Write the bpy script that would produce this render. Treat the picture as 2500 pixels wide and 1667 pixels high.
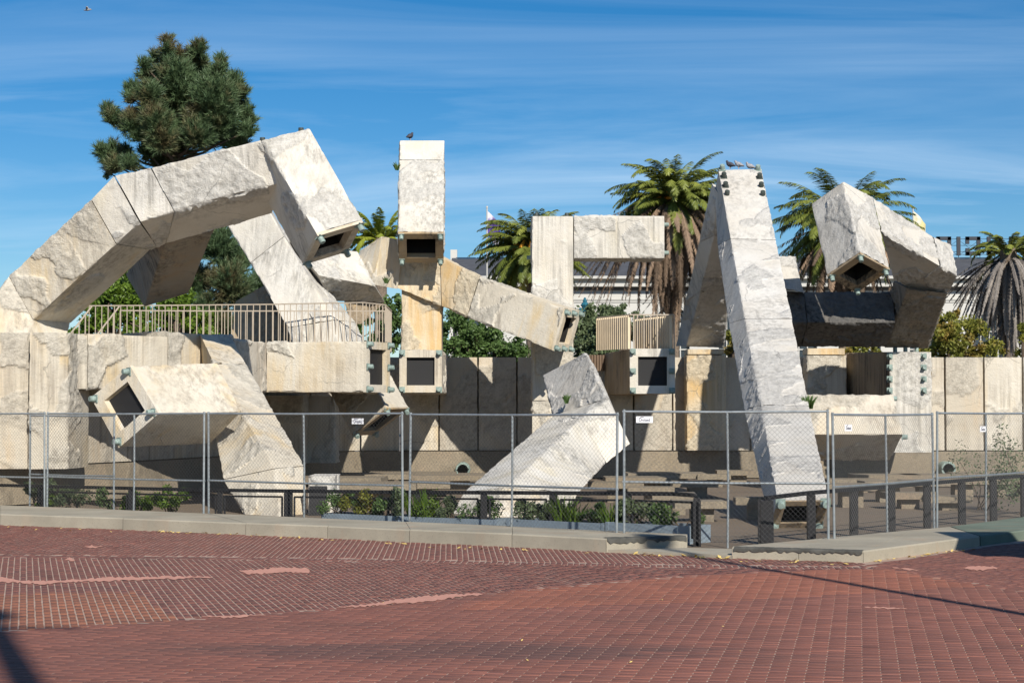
import bpy, math, random
import numpy as np
from mathutils import Vector, Matrix

for _o in list(bpy.data.objects):
    bpy.data.objects.remove(_o)
scene = bpy.context.scene
COL = scene.collection

# ------------------------------------------------------------------ camera
F = 4400.0            # focal length in pixels of the 2500 px wide photograph
EYE = 1.75            # camera height (m)
HOR = 1010.0          # horizon row
CX, CY = 1250.0, 833.5
TILT = math.atan((HOR - CY) / F)
cam = bpy.data.cameras.new('camera')
cam.sensor_width = 36.0
cam.lens = F / 2500.0 * 36.0
cam.clip_start = 0.1
cam.clip_end = 3000.0
camo = bpy.data.objects.new('camera', cam)
camo.location = (0, 0, EYE)
camo.rotation_euler = (math.radians(90) + TILT, 0, 0)
COL.objects.link(camo)
scene.camera = camo

# ------------------------------------------------------------------ sky, sun, exposure
SUN_EL = math.radians(34.0)
SUN_AZ = math.radians(160.5)      # clockwise from +Y (the view direction): behind the camera, to the right
to_sun = Vector((math.sin(SUN_AZ) * math.cos(SUN_EL), math.cos(SUN_AZ) * math.cos(SUN_EL), math.sin(SUN_EL)))
world = bpy.data.worlds.new('World')
scene.world = world
world.use_nodes = True
wn, wl = world.node_tree.nodes, world.node_tree.links
wn.clear()
w_out = wn.new('ShaderNodeOutputWorld')
w_bg = wn.new('ShaderNodeBackground')
w_bg.inputs['Strength'].default_value = 0.071
sky = wn.new('ShaderNodeTexSky')
sky.sky_type = 'NISHITA'
sky.sun_disc = False
sky.sun_elevation = SUN_EL
sky.sun_rotation = SUN_AZ
sky.air_density = 0.9
sky.dust_density = 0.0
sky.ozone_density = 4.5
# thin cirrus streaks, laid over the whole sky
tc = wn.new('ShaderNodeTexCoord')
sep = wn.new('ShaderNodeSeparateXYZ')
wl.new(tc.outputs['Generated'], sep.inputs[0])
zc = wn.new('ShaderNodeMath'); zc.operation = 'MAXIMUM'; zc.inputs[1].default_value = 0.0
wl.new(sep.outputs[2], zc.inputs[0])
za = wn.new('ShaderNodeMath'); za.operation = 'ADD'; za.inputs[1].default_value = 0.16
wl.new(zc.outputs[0], za.inputs[0])
dx = wn.new('ShaderNodeMath'); dx.operation = 'DIVIDE'
dy = wn.new('ShaderNodeMath'); dy.operation = 'DIVIDE'
wl.new(sep.outputs[0], dx.inputs[0]); wl.new(za.outputs[0], dx.inputs[1])
wl.new(sep.outputs[1], dy.inputs[0]); wl.new(za.outputs[0], dy.inputs[1])
cmb = wn.new('ShaderNodeCombineXYZ')
wl.new(dx.outputs[0], cmb.inputs[0]); wl.new(dy.outputs[0], cmb.inputs[1])
wmap = wn.new('ShaderNodeMapping')
wmap.inputs['Rotation'].default_value = (0, 0, math.radians(-16))
wmap.inputs['Scale'].default_value = (0.42, 1.35, 1.0)
wmap.inputs['Location'].default_value = (3.1, 0.7, 0)
wl.new(cmb.outputs[0], wmap.inputs[0])
cn1 = wn.new('ShaderNodeTexNoise')
cn1.inputs['Scale'].default_value = 1.3; cn1.inputs['Detail'].default_value = 9.0
cn1.inputs['Roughness'].default_value = 0.60; cn1.inputs['Distortion'].default_value = 0.9
wl.new(wmap.outputs[0], cn1.inputs['Vector'])
wmap2 = wn.new('ShaderNodeMapping')
wmap2.inputs['Rotation'].default_value = (0, 0, math.radians(-4))
wmap2.inputs['Scale'].default_value = (0.25, 0.8, 1.0)
wl.new(cmb.outputs[0], wmap2.inputs[0])
cn2 = wn.new('ShaderNodeTexNoise')
cn2.inputs['Scale'].default_value = 1.0; cn2.inputs['Detail'].default_value = 4.0
wl.new(wmap2.outputs[0], cn2.inputs['Vector'])
cr1 = wn.new('ShaderNodeValToRGB')
cr1.color_ramp.elements[0].position = 0.45; cr1.color_ramp.elements[0].color = (0, 0, 0, 1)
cr1.color_ramp.elements[1].position = 0.76; cr1.color_ramp.elements[1].color = (1, 1, 1, 1)
wl.new(cn1.outputs['Fac'], cr1.inputs[0])
cr2 = wn.new('ShaderNodeValToRGB')
cr2.color_ramp.elements[0].position = 0.36; cr2.color_ramp.elements[0].color = (0.1, 0.1, 0.1, 1)
cr2.color_ramp.elements[1].position = 0.62; cr2.color_ramp.elements[1].color = (1, 1, 1, 1)
wl.new(cn2.outputs['Fac'], cr2.inputs[0])
cmul = wn.new('ShaderNodeMath'); cmul.operation = 'MULTIPLY'
wl.new(cr1.outputs[0], cmul.inputs[0]); wl.new(cr2.outputs[0], cmul.inputs[1])
cmul2 = wn.new('ShaderNodeMath'); cmul2.operation = 'MULTIPLY'; cmul2.inputs[1].default_value = 0.62
wl.new(cmul.outputs[0], cmul2.inputs[0])
hsv = wn.new('ShaderNodeHueSaturation')
hsv.inputs['Saturation'].default_value = 1.36
hsv.inputs['Value'].default_value = 1.0
wl.new(sky.outputs[0], hsv.inputs['Color'])
wmix = wn.new('ShaderNodeMixRGB')
wmix.inputs[2].default_value = (8.6, 10.6, 12.6, 1)
wl.new(cmul2.outputs[0], wmix.inputs[0])
wl.new(hsv.outputs[0], wmix.inputs[1])
wl.new(wmix.outputs[0], w_bg.inputs['Color'])
wl.new(w_bg.outputs[0], w_out.inputs[0])

sl = bpy.data.lights.new('sun', 'SUN')
sl.energy = 5.0
sl.angle = math.radians(0.53)
sl.color = (1.0, 0.938, 0.835)
so = bpy.data.objects.new('sun', sl)
so.rotation_euler = to_sun.to_track_quat('Z', 'Y').to_euler()
so.location = (10, -20, 20)
COL.objects.link(so)

scene.view_settings.view_transform = 'Standard'
scene.view_settings.look = 'None'
scene.view_settings.gamma = 1.0
scene.view_settings.exposure = 0.30
scene.view_settings.use_curve_mapping = False

# ------------------------------------------------------------------ helpers
_c, _s = math.cos(TILT), math.sin(TILT)
def W(px, py, y):
    """point seen at photo pixel (px, py), at distance y in front of the camera"""
    a = (px - CX) / F; b = -(py - CY) / F
    dyv = _c - b * _s; dzv = _s + b * _c
    return np.array((a / dyv * y, y, EYE + dzv / dyv * y))
def G(px, py, z=0.0):
    """point of the level plane z seen at the pixel"""
    p = W(px, py, 1.0)
    t = (z - EYE) / (p[2] - EYE)
    return np.array((p[0] * t, t, z))
def WZ(px, z, y):
    return np.array(((px - CX) / F * y / _c, y, z))

def tag(o, label=None, cat=None, group=None, kind=None):
    if label: o['label'] = label
    if cat: o['category'] = cat
    if group: o['group'] = group
    if kind: o['kind'] = kind
    return o
def empty(name, loc, label=None, cat=None, group=None):
    o = bpy.data.objects.new(name, None)
    o.empty_display_size = 0.3
    o.location = Vector([float(v) for v in loc])
    COL.objects.link(o)
    return tag(o, label, cat, group)
def wloc(o):
    v = Vector(o.location)
    if o.parent:
        v = o.parent_base + v if False else v
    return v
def link(name, me, parent=None, mat=None):
    """mesh in world coordinates; the parent keeps it there"""
    o = bpy.data.objects.new(name, me)
    if mat is not None and len(me.materials) == 0:
        me.materials.append(mat)
    COL.objects.link(o)
    if parent is not None:
        o.parent = parent
        # every parent here is only translated
        t = Vector((0, 0, 0)); p = parent
        while p is not None:
            t += p.location if p.type == 'EMPTY' else Vector((0, 0, 0))
            p = p.parent
        if parent.type == 'EMPTY':
            o.matrix_parent_inverse = Matrix.Translation(-t)
    return o
def mesh_np(name, verts, faces, smooth=False):
    me = bpy.data.meshes.new(name)
    me.from_pydata([tuple(map(float, v)) for v in verts], [], faces)
    if smooth:
        me.polygons.foreach_set('use_smooth', [True] * len(me.polygons))
    me.update()
    return me
def mesh_quads(name, V, Q, smooth=False):
    """fast path: V (n,3) array, Q (m,3 or 4) int array"""
    V = np.asarray(V, dtype=np.float32); Q = np.asarray(Q, dtype=np.int32)
    me = bpy.data.meshes.new(name)
    k = Q.shape[1]
    me.vertices.add(len(V)); me.vertices.foreach_set('co', V.ravel())
    me.loops.add(Q.size); me.loops.foreach_set('vertex_index', Q.ravel())
    me.polygons.add(len(Q))
    me.polygons.foreach_set('loop_start', np.arange(len(Q), dtype=np.int32) * k)
    me.polygons.foreach_set('loop_total', np.full(len(Q), k, dtype=np.int32))
    if smooth:
        me.polygons.foreach_set('use_smooth', np.ones(len(Q), dtype=bool))
    me.update(calc_edges=True)
    me.validate()
    return me

class MB:
    def __init__(self): self.v = []; self.f = []
    def add(self, vs, fs):
        n = len(self.v)
        self.v += [tuple(map(float, p)) for p in vs]
        self.f += [tuple(n + i for i in q) for q in fs]
    def hexa(self, p):      # p: bottom 0-3 ccw, top 4-7
        self.add(p, [(3, 2, 1, 0), (4, 5, 6, 7), (0, 1, 5, 4), (1, 2, 6, 5), (2, 3, 7, 6), (3, 0, 4, 7)])
    def box(self, c, s, rz=0.0):
        cx, cy, cz = c; hx, hy, hz = s[0] / 2, s[1] / 2, s[2] / 2
        ca, sa = math.cos(rz), math.sin(rz)
        P = []
        for z in (-hz, hz):
            for x, y in ((-hx, -hy), (hx, -hy), (hx, hy), (-hx, hy)):
                P.append((cx + x * ca - y * sa, cy + x * sa + y * ca, cz + z))
        self.hexa(P)
    def bar(self, a, b, w, h=None, up=(0, 0, 1)):
        """rectangular bar from a to b"""
        a = Vector(a); b = Vector(b); d = (b - a).normalized()
        u = Vector(up)
        if abs(d.dot(u)) > 0.95: u = Vector((0, 1, 0))
        x = d.cross(u).normalized(); y = x.cross(d).normalized()
        h = w if h is None else h
        P = []
        for q in (a, b):
            for i, j in ((-1, -1), (1, -1), (1, 1), (-1, 1)):
                P.append(q + x * (i * w / 2) + y * (j * h / 2))
        self.add(P, [(3, 2, 1, 0), (4, 5, 6, 7), (0, 1, 5, 4), (1, 2, 6, 5), (2, 3, 7, 6), (3, 0, 4, 7)])
    def tube(self, pts, r, n=8, cap=True):
        pts = [Vector(p) for p in pts]
        rs = r if isinstance(r, (list, tuple)) else [r] * len(pts)
        base = len(self.v); prev = None
        for i, p in enumerate(pts):
            d = (pts[min(i + 1, len(pts) - 1)] - pts[max(i - 1, 0)]).normalized()
            if prev is None:
                u = Vector((0, 0, 1)) if abs(d.z) < 0.9 else Vector((1, 0, 0))
                x = d.cross(u).normalized()
            else:
                x = (prev - d * prev.dot(d)).normalized()
            prev = x; y = d.cross(x)
            for k in range(n):
                a = 2 * math.pi * k / n
                self.v.append(tuple(p + (x * math.cos(a) + y * math.sin(a)) * rs[i]))
        for i in range(len(pts) - 1):
            for k in range(n):
                k2 = (k + 1) % n
                self.f.append((base + i * n + k, base + i * n + k2, base + (i + 1) * n + k2, base + (i + 1) * n + k))
        if cap:
            self.f.append(tuple(base + k for k in reversed(range(n))))
            self.f.append(tuple(base + (len(pts) - 1) * n + k for k in range(n)))
    def mesh(self, name, smooth=False, angle=None):
        me = mesh_np(name, self.v, self.f, smooth or angle is not None)
        if angle is not None: me.set_sharp_from_angle(angle=math.radians(angle))
        return me
    def build(self, name, mat, parent=None, smooth=False, angle=None):
        return link(name, self.mesh(name, smooth, angle), parent, mat)

# ------------------------------------------------------------------ noise (numpy)
def _hash(ix, iy, iz, seed):
    h = (ix.astype(np.int64) * 374761393 + iy.astype(np.int64) * 668265263 + iz.astype(np.int64) * 2147483647 + seed * 1274126177) & 0xFFFFFFFF
    h = ((h ^ (h >> 13)) * 1274126177) & 0xFFFFFFFF
    h = ((h ^ (h >> 16)) * 2246822519) & 0xFFFFFFFF
    return ((h ^ (h >> 15)) & 0xFFFFFF) / float(0xFFFFFF)
def vnoise(P, seed=0):
    I = np.floor(P).astype(np.int64); f = P - I
    f = f * f * (3 - 2 * f)
    r = 0
    for a in (0, 1):
        wx = f[:, 0] if a else 1 - f[:, 0]
        for b in (0, 1):
            wy = f[:, 1] if b else 1 - f[:, 1]
            for c in (0, 1):
                wz = f[:, 2] if c else 1 - f[:, 2]
                r = r + _hash(I[:, 0] + a, I[:, 1] + b, I[:, 2] + c, seed) * wx * wy * wz
    return r
def vcell(P, seed=0):
    """random value of the nearest Voronoi cell"""
    I = np.floor(P).astype(np.int64)
    best = np.full(len(P), 1e9); val = np.zeros(len(P))
    for a in (-1, 0, 1):
        for b in (-1, 0, 1):
            for c in (-1, 0, 1):
                J = I + np.array((a, b, c))
                q = np.stack([J[:, k] + _hash(J[:, 0], J[:, 1], J[:, 2], seed + 11 + k) for k in range(3)], 1)
                d = ((P - q) ** 2).sum(1)
                m = d < best
                best = np.where(m, d, best)
                val = np.where(m, _hash(J[:, 0], J[:, 1], J[:, 2], seed + 3), val)
    return val

# ------------------------------------------------------------------ materials
class NT:
    def __init__(self, name):
        self.m = bpy.data.materials.new(name); self.m.use_nodes = True
        self.n = self.m.node_tree.nodes; self.l = self.m.node_tree.links
        self.b = self.n['Principled BSDF']
        self.b.inputs['Roughness'].default_value = 0.9
        if 'Specular IOR Level' in self.b.inputs: self.b.inputs['Specular IOR Level'].default_value = 0.3
        self.geo = None
    def pos(self):
        if self.geo is None: self.geo = self.n.new('ShaderNodeNewGeometry')
        return self.geo.outputs['Position']
    def map(self, scale, src=None, rot=(0, 0, 0), loc=(0, 0, 0)):
        mp = self.n.new('ShaderNodeMapping')
        mp.inputs['Scale'].default_value = scale; mp.inputs['Rotation'].default_value = rot
        mp.inputs['Location'].default_value = loc
        self.l.new(src if src is not None else self.pos(), mp.inputs[0])
        return mp.outputs[0]
    def noise(self, vec, scale, detail=4, rough=0.55, dist=0.0):
        t = self.n.new('ShaderNodeTexNoise')
        t.inputs['Scale'].default_value = scale; t.inputs['Detail'].default_value = detail
        t.inputs['Roughness'].default_value = rough; t.inputs['Distortion'].default_value = dist
        self.l.new(vec, t.inputs['Vector'])
        return t.outputs['Fac']
    def ramp(self, src, a, b, ca=(0, 0, 0, 1), cb=(1, 1, 1, 1)):
        r = self.n.new('ShaderNodeValToRGB')
        r.color_ramp.elements[0].position = a; r.color_ramp.elements[0].color = ca
        r.color_ramp.elements[1].position = b; r.color_ramp.elements[1].color = cb
        self.l.new(src, r.inputs[0])
        return r.outputs[0]
    def mix(self, fac, a, b, mode='MIX'):
        m = self.n.new('ShaderNodeMixRGB'); m.blend_type = mode
        for k, s in ((0, fac), (1, a), (2, b)):
            if isinstance(s, (int, float)): m.inputs[k].default_value = s
            elif isinstance(s, tuple): m.inputs[k].default_value = s if len(s) == 4 else (*s, 1)
            else: self.l.new(s, m.inputs[k])
        return m.outputs[0]
    def math(self, op, a, b=0.0):
        m = self.n.new('ShaderNodeMath'); m.operation = op
        for k, s in ((0, a), (1, b)):
            if isinstance(s, (int, float)): m.inputs[k].default_value = s
            else: self.l.new(s, m.inputs[k])
        return m.outputs[0]
    def attr(self, name):
        a = self.n.new('ShaderNodeAttribute'); a.attribute_name = name
        return a
    def color(self, s):
        if isinstance(s, tuple): self.b.inputs['Base Color'].default_value = s if len(s) == 4 else (*s, 1)
        else: self.l.new(s, self.b.inputs['Base Color'])
    def bump(self, h, strength=0.4, dist=0.02):
        b = self.n.new('ShaderNodeBump')
        b.inputs['Strength'].default_value = strength; b.inputs['Distance'].default_value = dist
        self.l.new(h, b.inputs['Height'])
        self.l.new(b.outputs[0], self.b.inputs['Normal'])
    def set(self, **kw):
        for k, v in kw.items(): self.b.inputs[k.replace('_', ' ')].default_value = v
        return self

def concrete(name, base, warm, grime, warm_amt, grime_amt, agg=0.0, wide=0.0):
    t = NT(name)
    p = t.pos()
    sh = lambda k: tuple(c * k for c in base)
    big = t.noise(t.map((0.55, 0.55, 0.45)), 1.0, 6, 0.65)
    col = t.mix(t.ramp(big, 0.36, 0.66), base, tuple(c * k for c, k in zip(base, (0.84, 0.80, 0.74))))
    oi = t.n.new('ShaderNodeObjectInfo')
    col = t.mix(t.math('MULTIPLY', t.math('POWER', oi.outputs['Random'], 1.5), 0.55), col, tuple(c * k for c, k in zip(base, (0.74, 0.72, 0.68))))
    # board-cast tonal blocks with crisp borders
    vo = t.n.new('ShaderNodeTexVoronoi'); vo.inputs['Scale'].default_value = 1.25
    wp = t.mix(0.06, t.map((1, 1, 0.8), rot=(0.3, 0.5, 0.4)), t.n.new('ShaderNodeTexNoise').outputs['Color'], 'ADD')
    t.l.new(wp, vo.inputs['Vector'])
    vr = t.n.new('ShaderNodeSeparateColor'); t.l.new(vo.outputs['Color'], vr.inputs[0])
    col = t.mix(t.math('MULTIPLY', t.math('POWER', vr.outputs[0], 2.0), 0.30), col, sh(0.66))
    # warm mineral stains running down
    st = t.noise(t.map((2.3, 2.3, 0.30)), 1.0, 6, 0.65, 0.7)
    blot = t.noise(t.map((0.8, 0.8, 0.6), loc=(5, 2, 1)), 1.0, 3, 0.5)
    wf = t.math('MULTIPLY', t.ramp(st, 0.44 - wide, 0.66 - wide * .5), t.ramp(blot, 0.42 - wide, 0.62 - wide))
    col = t.mix(t.math('MULTIPLY', wf, warm_amt), col, warm)
    # grey weathering runs
    gs = t.noise(t.map((10.0, 10.0, 0.30), loc=(1, 7, 3)), 1.0, 7, 0.72, 0.08)
    gb = t.noise(t.map((0.75, 0.75, 0.75), loc=(9, 4, 8)), 1.0, 4, 0.55)
    gf = t.math('MULTIPLY', t.ramp(gs, 0.43, 0.64), t.ramp(gb, 0.41, 0.59))
    col = t.mix(t.math('MULTIPLY', gf, grime_amt), col, grime)
    # lichen-dark blotches
    lb = t.noise(t.map((1, 1, 1), loc=(4, 4, 9)), 11.0, 8, 0.8, 0.0)
    col = t.mix(t.math('MULTIPLY', t.math('MULTIPLY', t.ramp(lb, 0.54, 0.66), t.ramp(gb, 0.54, 0.64)), 0.8 * min(1.0, grime_amt + .15)), col, grime)
    # rough torn patches: exposed aggregate, pale stones and dark pits
    rg = t.attr('rough').outputs['Fac']; pit = t.attr('pit').outputs['Fac']
    sp = t.noise(p, 21.0, 3, 0.6)
    spc = t.mix(t.ramp(t.math('ADD', t.math('MULTIPLY', sp, 0.5), t.math('MULTIPLY', pit, 0.5)), 0.36, 0.58), sh(0.48), sh(0.86))
    col = t.mix(t.math('MULTIPLY', rg, 0.74), col, spc)
    # hairline cracks
    cv = t.n.new('ShaderNodeTexVoronoi'); cv.feature = 'DISTANCE_TO_EDGE'; cv.inputs['Scale'].default_value = 0.62
    lb2 = t.noise(t.map((1, 1, 1), loc=(8, 1, 2)), 0.5, 2, 0.5)
    cw = t.n.new('ShaderNodeTexNoise'); cw.inputs['Scale'].default_value = 2.6; cw.inputs['Detail'].default_value = 5; t.l.new(p, cw.inputs['Vector'])
    t.l.new(t.mix(0.35, p, cw.outputs['Color'], 'ADD'), cv.inputs['Vector'])
    ck = t.math('MULTIPLY', t.ramp(cv.outputs['Distance'], 0.0025, 0.007, (1, 1, 1, 1), (0, 0, 0, 1)), t.ramp(lb2, 0.55, 0.60))
    col = t.mix(t.math('MULTIPLY', ck, 0.65), col, sh(0.28))
    fine = t.noise(p, 60.0, 3, 0.65)
    col = t.mix(t.ramp(fine, 0.58, 0.76), col, sh(0.55))
    if agg:
        ag = t.noise(p, 32.0, 2, 0.7)
        col = t.mix(t.math('MULTIPLY', t.ramp(ag, 0.42, 0.62), agg), col, sh(0.5))
    t.color(col)
    h = t.math('ADD', t.noise(p, 30.0, 4, 0.65), t.math('MULTIPLY', t.noise(p, 8.0, 5, 0.65), 1.6))
    hr = t.math('MULTIPLY', t.math('MULTIPLY', rg, t.noise(p, 22.0, 4, 0.75)), 3.2)
    t.bump(t.math('ADD', h, hr), 0.62, 0.020)
    return t.m

M = {}
M['white'] = concrete('weathered_white_concrete', (0.69, 0.665, 0.615), (0.56, 0.48, 0.31), (0.24, 0.225, 0.20), 0.4, 0.85)
M['cream'] = concrete('cream_stained_concrete', (0.66, 0.615, 0.53), (0.56, 0.40, 0.18), (0.24, 0.205, 0.165), 0.75, 0.75)
M['ochre'] = concrete('ochre_stained_concrete', (0.70, 0.625, 0.49), (0.56, 0.375, 0.165), (0.22, 0.18, 0.13), 0.9, 0.6, wide=0.09)
M['wall'] = concrete('wall_concrete', (0.61, 0.56, 0.475), (0.53, 0.37, 0.20), (0.19, 0.16, 0.13), 0.55, 0.55)
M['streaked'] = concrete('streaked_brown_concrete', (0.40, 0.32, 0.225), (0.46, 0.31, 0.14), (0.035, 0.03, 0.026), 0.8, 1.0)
M['agg'] = concrete('exposed_aggregate_concrete', (0.30, 0.255, 0.19), (0.30, 0.20, 0.13), (0.14, 0.12, 0.10), 0.5, 0.5, 0.7)
M['grime_shade'] = concrete('grime_and_shade_concrete', (0.34, 0.305, 0.255), (0.30, 0.20, 0.11), (0.03, 0.029, 0.028), 0.6, 1.0)  # brown grime plus shade painted into the hanging leg and lower arm
M['trough_shade'] = concrete('shade_black_concrete', (0.15, 0.145, 0.14), (0.16, 0.12, 0.08), (0.02, 0.02, 0.021), 0.4, 1.0)  # near-black trough: its shadow is painted into the concrete colour
M['greywhite'] = concrete('grey_white_concrete', (0.635, 0.615, 0.58), (0.50, 0.42, 0.31), (0.25, 0.235, 0.215), 0.3, 0.75)

def simple(name, col, rough=0.7, var=0.0, vscale=8.0, metal=0.0, spec=0.3, bump=0.0):
    t = NT(name)
    t.set(Roughness=rough, Metallic=metal)
    t.b.inputs['Specular IOR Level'].default_value = spec
    if var:
        n = t.noise(t.pos(), vscale, 5, 0.6)
        t.color(t.mix(t.ramp(n, 0.3, 0.7), tuple(c * (1 - var) for c in col), tuple(min(1, c * (1 + var)) for c in col)))
        if bump: t.bump(n, bump, 0.01)
    else:
        t.color(col)
    return t.m
M['bolt'] = simple('verdigris_bolt', (0.22, 0.285, 0.26), 0.6, 0.35, 14)
M['darkbolt'] = simple('dark_bolt', (0.045, 0.055, 0.05), 0.55, 0.3, 14)
M['void'] = simple('dark_duct', (0.02, 0.018, 0.016), 0.9)
def screen_mat():
    t = NT('dark_grille')
    w = t.n.new('ShaderNodeTexWave'); w.bands_direction = 'Z'; w.inputs['Scale'].default_value = 16.0
    t.l.new(t.pos(), w.inputs[0])
    t.color(t.mix(t.ramp(w.outputs['Fac'], 0.3, 0.7), (0.012, 0.012, 0.013), (0.03, 0.03, 0.032)))
    t.set(Roughness=0.5)
    t.bump(w.outputs['Fac'], 0.6, 0.01)
    return t.m
M['screen'] = screen_mat()
M['rail'] = simple('tan_painted_rail', (0.38, 0.32, 0.25), 0.55, 0.12, 9)
M['corrug'] = simple('tan_corrugated_steel', (0.66, 0.54, 0.38), 0.55, 0.10, 3)
M['corrug_dark'] = simple('brown_corrugated_steel', (0.16, 0.11, 0.075), 0.6, 0.15, 3)
M['galv'] = simple('galvanised_steel', (0.33, 0.36, 0.37), 0.42, 0.2, 12, metal=0.5, spec=0.5)
M['wire'] = simple('galvanised_wire', (0.15, 0.15, 0.148), 0.5, 0.0, metal=0.3, spec=0.5)
M['black'] = simple('black_steel', (0.012, 0.012, 0.014), 0.55, 0.3, 10)
M['planter'] = simple('blue_grey_planter', (0.20, 0.245, 0.285), 0.5, 0.1, 4)
M['soil'] = simple('soil', (0.05, 0.035, 0.025), 0.95, 0.4, 20)
M['sign'] = simple('white_sign', (0.80, 0.80, 0.82), 0.4)
M['signtxt'] = simple('navy_print', (0.03, 0.035, 0.08), 0.5)
M['trunk'] = simple('bark', (0.10, 0.075, 0.055), 0.95, 0.4, 14, bump=0.6)
M['palmtrunk'] = simple('palm_bark', (0.16, 0.125, 0.095), 0.95, 0.4, 10, bump=0.8)
M['bldg'] = simple('grey_render', (0.50, 0.49, 0.46), 0.85, 0.05, 0.6)
M['bldg_trim'] = simple('pale_cornice', (0.47, 0.46, 0.43), 0.8, 0.05, 1)
M['dentil'] = simple('dark_frieze', (0.10, 0.095, 0.09), 0.9)
M['roof'] = simple('dark_slate_roof', (0.075, 0.078, 0.088), 0.7, 0.2, 2)
M['solar'] = simple('solar_panel', (0.035, 0.06, 0.085), 0.25, spec=0.6)
M['glass'] = simple('dark_window_glass', (0.03, 0.04, 0.05), 0.15, spec=0.6)
M['steel_sign'] = simple('black_sign_letters', (0.03, 0.035, 0.045), 0.5)
M['teal'] = simple('teal_ironwork', (0.02, 0.12, 0.17), 0.45)
M['fruit'] = simple('orange_palm_fruit', (0.62, 0.28, 0.03), 0.7, 0.3, 20)
M['leaf_litter'] = simple('dry_yellow_leaf', (0.58, 0.42, 0.14), 0.8, 0.35, 9)
M['pigeon'] = simple('pigeon_grey', (0.055, 0.055, 0.07), 0.6, 0.4, 30)
M['pigeon_pale'] = simple('pigeon_pale_grey', (0.27, 0.27, 0.29), 0.6, 0.4, 30)
M['gull'] = simple('gull_grey', (0.25, 0.25, 0.26), 0.6)
M['lamp'] = simple('lamp_post_black', (0.03, 0.03, 0.033), 0.5)

def foliage(name, c1, c2, c3=None, scale=1.2, c3amt=0.0, rough=0.55, trans=0.25):
    t = NT(name)
    t.set(Roughness=rough)
    n = t.noise(t.pos(), scale, 3, 0.6)
    r = t.attr('tint').outputs['Fac']
    col = t.mix(t.math('ADD', t.math('MULTIPLY', r, 0.7), t.math('MULTIPLY', n, 0.3)), c1, c2)
    if c3:
        n2 = t.noise(t.map((1, 1, 1), loc=(7, 3, 5)), scale * 0.8, 3, 0.6)
        col = t.mix(t.math('MULTIPLY', t.ramp(n2, 0.5, 0.64), c3amt), col, c3)
    t.color(col)
    tr = t.n.new('ShaderNodeBsdfTranslucent')
    t.l.new(col, tr.inputs[0])
    mx = t.n.new('ShaderNodeMixShader'); mx.inputs[0].default_value = trans
    t.l.new(t.b.outputs[0], mx.inputs[1]); t.l.new(tr.outputs[0], mx.inputs[2])
    out = t.n['Material Output']
    t.l.new(mx.outputs[0], out.inputs[0])
    return t.m
M['pine'] = foliage('pine_needles', (0.04, 0.078, 0.036), (0.14, 0.205, 0.095), (0.17, 0.095, 0.05), 1.0, 0.55, 0.5, 0.12)
M['palm'] = foliage('palm_fronds', (0.05, 0.08, 0.016), (0.27, 0.295, 0.06), None, 1.0, 0, 0.42, 0.2)
M['palm_bright'] = foliage('bright_palm_fronds', (0.12, 0.16, 0.015), (0.36, 0.40, 0.06), None, 1.0, 0, 0.42, 0.3)
M['palm_yel'] = foliage('yellowing_fronds', (0.35, 0.27, 0.05), (0.50, 0.42, 0.08), None, 1.0, 0, 0.45, 0.2)
M['palm_dead'] = foliage('dead_fronds', (0.03, 0.022, 0.016), (0.36, 0.25, 0.17), None, 1.0, 0, 0.85, 0.05)
M['palm_grey'] = foliage('grey_dead_fronds', (0.08, 0.07, 0.065), (0.36, 0.32, 0.28), None, 1.0, 0, 0.85, 0.05)
M['leaf'] = foliage('green_leaves', (0.035, 0.075, 0.02), (0.14, 0.22, 0.065), None, 1.5, 0, 0.5, 0.25)
M['leaf_bright'] = foliage('bright_green_leaves', (0.035, 0.08, 0.012), (0.17, 0.26, 0.03), None, 1.5, 0, 0.45, 0.3)
M['leaf_grey'] = foliage('grey_green_leaves', (0.045, 0.075, 0.035), (0.18, 0.225, 0.11), None, 1.5, 0, 0.5, 0.25)
M['leaf_yel'] = foliage('yellow_green_leaves', (0.075, 0.10, 0.02), (0.30, 0.29, 0.05), (0.33, 0.17, 0.05), 1.6, 0.6, 0.5, 0.3)
def flagmat(name, a, b, loc):
    t = NT(name)
    n = t.noise(t.map((1.2, 1.2, 0.9), loc=loc), 1.0, 2, 0.5, 0.3)
    t.color(t.mix(t.ramp(n, 0.44, 0.56), a, b))
    return t.m
M['flag_purple'] = flagmat('purple_white_flag', (0.60, 0.58, 0.66), (0.10, 0.06, 0.26), (0, 0, 0))
M['flag_yellow'] = flagmat('yellow_white_flag', (0.68, 0.65, 0.57), (0.60, 0.52, 0.26), (3, 0, 0))

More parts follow.
